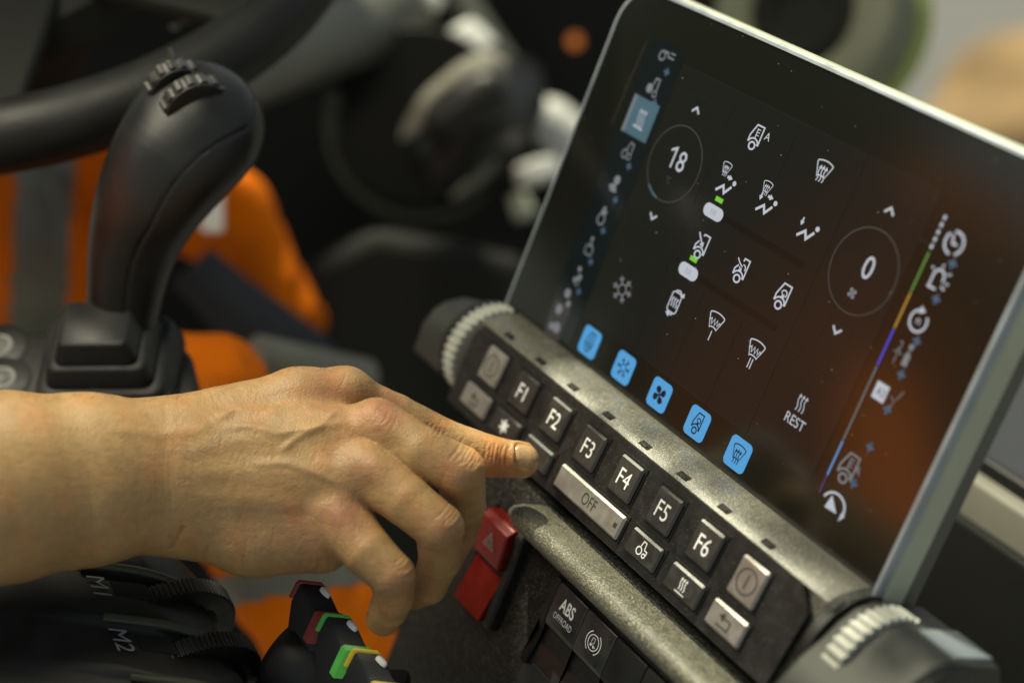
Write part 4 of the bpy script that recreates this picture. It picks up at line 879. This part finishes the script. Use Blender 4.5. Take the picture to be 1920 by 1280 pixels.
b = MB(); b.rbox(Cp(398, 392, 132), (cR, cD, cF), (.9, 1.9, .4), .3, 3); b.build('trouser_tag', 'pale', per)
def fjac(P):
    o_ = (S(-62, 26, 76) - CAM) @ CB.T; up_ = CB @ ZW
    d = cone(P, o_ - up_ * 20, o_ + up_ * 14, 21, 18); d = smin(d, cone(P, o_ + up_ * 10, px(-700, 925, 76), 6, 5.4), 2.)
    return d + .25 * vnoise(P, .7, 41)
o_ = (S(-62, 26, 76) - CAM) @ CB.T
Vj, Fj, Nj = nets(fjac, o_ - 46, o_ + 60, 1.6)
b = MB(); b.rbox(S(-112, 4, 100) , (hR, hF * .96 + ZW * .25, ZW * .96 - hF * .25), (54, 5, 34), 4, 4); tag(b.build('reflection_blocker', 'blockm'), 'unseen dark slab added left of the frame to block sky reflections', 'seat')  # slab added out of view to keep sky reflections off the glass
jac = sdf_obj('jacket', Vj, Fj, 'orange', per)
#=BACK=
# ---------------- steering wheel, column, dash ----------------
sw = thing('steering_wheel', 'black leather steering wheel, out of focus behind the joystick', 'steering wheel', Cp(-30, -140, 115))
wc = Cp(-30, -140, 115); aa = cR; bb = -cD * .72 + cF * .694; bb /= np.linalg.norm(bb); R_ = 24.
th = np.linspace(0, 2 * np.pi, 120)
b = MB(); 
P = [wc + R_ * (math.cos(t) * aa + math.sin(t) * bb) for t in th[:-1]]
secs = []
for i, p in enumerate(P):
    rad = (p - wc) / R_; axn = np.cross(aa, bb); t8 = np.linspace(0, 2 * np.pi, 20, endpoint=False)
    secs.append([p + 2.25 * math.cos(x) * rad + 2.25 * math.sin(x) * axn for x in t8])
secs.append(secs[0]); b.loft(secs, cap=False); b.build('rim', 'rim', sw)
axn = np.cross(aa, bb); axn = axn if axn @ cF > 0 else -axn
b = MB(); b.lathe(wc + axn * 1.5, axn, [(.5, -1), (9, -1), (11, 0), (11, 3), (6, 8), (3, 14)], 48); b.build('hub', 'dark', sw)
for a0 in (-22, 202, 270):
    d_ = math.cos(math.radians(a0)) * aa + math.sin(math.radians(a0)) * bb; e_ = np.cross(axn, d_)
    b = MB(); b.rbox(wc + d_ * 15.6 + axn * .8, (d_, e_, axn), (8.3, 3.2 if a0 != 270 else 6.5, .7), .4, 3); sp = b.build('spoke', 'dark', sw)
for px_, py_ in ((328, 50), (346, 38), (352, 10)):
    b = MB(); b.rbox(Cp(px_, py_, 112), (cR, cD, cF), (.3, .22, .15), .1); b.build('spoke_button', 'dim', sw)
def cap(name, pts, z, r, m_, label, cat, k=20, zz=None):
    P = [Cp(x, y, (zz[i] if zz else z)) for i, (x, y) in enumerate(pts)]; t = np.linspace(0, 1, 14); A = np.array(P); s_ = np.linspace(0, 1, len(A)); Pn = np.stack([np.interp(t, s_, A[:, i]) for i in range(3)], 1)
    rr_ = np.interp(t, np.linspace(0, 1, len(r)), r) * np.sqrt(np.clip(1 - np.abs(2 * t - 1) ** 8, .06, 1)); b = MB(); b.tube(Pn, rr_, k); return tag(b.build(name, m_), label, cat)
# column with its boot ring and stalks
colm = thing('steering_column', 'dark steering column with a round boot ring, blurred behind the wheel', 'steering column', Cp(790, 420, 175))
b = MB(); b.tube([Cp(790 + 170 * math.cos(t), 235 + 168 * math.sin(t), 168 + 4 * math.sin(t)) for t in np.linspace(-.25, 3.5, 50)], .62, 14); b.build('boot_ring', 'shell2', colm)
b = MB(); b.lathe(Cp(790, 235, 176), -cF, [(.5, -3), (4.5, -2.5), (8.6, 3), (9.2, 7.5), (8.8, 8)], 48); b.build('boot', 'dark', colm)
b = MB(); b.tube([Cp(400, 170, 152), Cp(600, 80, 160), Cp(720, 30, 175)], [3.0, 3.6, 4.2], 24); b.build('column_shroud', 'trim', colm)
b = MB(); b.tube([Cp(600, 60, 166), Cp(700, 35, 170), Cp(790, 0, 175)], [2.2, 3.1, 2.6], 24); b.build('column_shroud', 'trim', colm)
b = MB(); b.tube([Cp(975, 150, 176), Cp(955, 180, 172), Cp(910, 225, 169), Cp(850, 300, 170), Cp(800, 360, 174)], [2.6, 4.2, 5.4, 5.0, 3.2], 28); b.build('column_cowl', 'gripm', colm)
b = MB(); b.tube([Cp(930, 300, 160), Cp(900, 335, 160), Cp(850, 372, 161)], [.3, .6, .3], 12); b.build('cowl_seam', 'trim', colm)
cap('column_stalk', [(752, 262), (810, 190), (880, 150), (950, 118)], 158, [.7, 1.2, 2.0, 1.8], 'sill', 'grey column stalk reaching down towards the boot ring', 'stalk')
cap('column_stalk', [(800, 255), (870, 200), (945, 160)], 154, [1.7, 2.4, 2.4], 'black', 'thick black column stalk beside the grey one', 'stalk')
cap('door_pillar', [(840, -60), (900, 70), (965, 170), (985, 250)], 180, [1.2, 2.1, 2.3, 1.8], 'trim', 'grey curved trim pillar descending beside the display', 'pillar')
cap('glare_strip', [(955, 190), (948, 230), (952, 262)], 176, [1.3, 1.5, 1.1], 'pale', 'pale upright shape standing in for a bright spot below the grey pillar', 'trim')  # pale solids from here on stand in for blurred bright spots of light
cap('glare_bend', [(975, 200), (1030, 225), (1090, 285)], 182, [1.3, 2.6, 2.8], 'pale', 'pale bent shape standing in for a bright spot behind the left edge of the display', 'hose')
cap('glare_spot', [(846, 58), (896, 122)], 172, [2.6, 3.2], 'pale', 'white oblong standing in for a blown-out bright spot at the top centre', 'cap')
cap('glare_spot', [(800, -14), (824, 12)], 172, [.9, 1.0], 'pale', 'small white shape standing in for a bright spot cut by the top edge', 'cap')
cap('glare_round', [(1002, 300), (1014, 344)], 165, [2.2, 2.4], 'pale', 'pale round shape standing in for a bright spot at the left edge of the display', 'cover')
cap('glare_end', [(968, 362), (988, 412)], 160, [1.0, 1.2], 'shell', 'narrow yellowish shape standing in for a bright spot low beside the display', 'strap')
for i, (x, y, r_) in enumerate(((1078, 77, .75), (6, 72, .55))):
    b = MB(); b.lathe(Cp(x, y, 185), -cF, [(.1, .5), (r_ * .8, .35), (r_, 0), (r_, -.5)], 24); tag(b.build('warning_lamp', 'amber'), ['small amber lamp glowing in the dark above the pillar', 'small amber lamp at the left edge'][i], 'lamp')
# dash body
def slab(name, p, z, m_, label, cat, thick=6, bev=1.5):
    P = [Cp(x, y, z) for x, y in p]; c0 = np.mean(P, 0); pts_ = [((q_ - c0) @ cR, (q_ - c0) @ -cD) for q_ in P]; b = MB(); b.prism(pts_, (c0, cR, -cD, -cF), -thick, 0, 0)
    o = b.build(name, m_, autos=40); bv = o.modifiers.new('bevel', 'BEVEL'); bv.width = bev * U; bv.segments = 4; bv.limit_method = 'ANGLE'; bv.angle_limit = .5
    return tag(o, label, cat)
slab('dashboard', [(-900, -700), (1500, -700), (1500, -60), (1560, 60), (1500, 700), (1200, 1500), (-900, 1500)], 200, 'dark', 'dark dashboard mass filling the blurred background', 'dashboard', 30, 3)
slab('pedal_box', [(430, 560), (700, 420), (1000, 480), (1000, 1500), (640, 1500), (560, 760)], 150, 'dark', 'black footwell cover between the legs and the display', 'footwell cover', 10, 2)
slab('column_cover', [(700, 240), (960, 150), (1110, 330), (960, 620), (700, 560)], 184, 'dark', 'dark cover panel behind the column stalks', 'cover', 6, 2)
# vent pod top right
pod = thing('vent_pod', 'rounded olive grey pod with a dark round nozzle above the display', 'vent', Cp(1500, 60, 160))
ax_ = -cF * .83 - cR * .56 - cD * .02; ax_ /= np.linalg.norm(ax_)
b = MB(); b.lathe(Cp(1522, 30, 162), ax_, [(1, -9), (8.5, -8.5), (9.6, -6), (9.7, -.5), (9.4, 2.2), (8.2, 2.6), (5.5, 2.4), (5.3, 1.6)], 64); b.build('pod_shell', 'podm', pod)
b = MB(); b.lathe(Cp(1522, 30, 162) , ax_, [(.1, 1.2), (3.0, 1.5), (3.3, 2.4), (4.3, 2.4), (4.6, 1.8), (5.4, 2.2)], 64); b.build('nozzle', 'dark', pod)
b = MB(); b.lathe(Cp(1522, 30, 162), ax_, [(9.55, -6.2), (10.25, -5.5), (10.3, -3.8), (9.6, -3.2)], 64); b.build('pod_band', mat('lime_edge', (.34, .42, .10), .4), pod)
# door panel at the right, running along the display
def ubox(name, a, c_, n, hh, th_, m_, label, cat, sh=0):
    u0, v0 = I(*a, n); u1, v1 = I(*c_, n); b = MB(); vm_ = (v0 + v1) / 2; b.sbox(u0, u1, vm_ - hh, vm_ + hh, n - th_, n, .35, 3); return tag(b.build(name, m_), label, cat)
ubox('window_seal', (1790, 850), (1990, 975), -26, .75, 1.2, 'soft', 'black rubber window seal at the right edge', 'seal')
ubox('window_sill', (1700, 935), (2080, 1155), -24, 2.9, 5, 'sill', 'beige padded window sill right of the display', 'sill')
ubox('door_panel', (1600, 1200), (2120, 1530), -23, 9.5, 8, 'dark', 'dark door panel below the beige sill', 'door panel')
#=END=
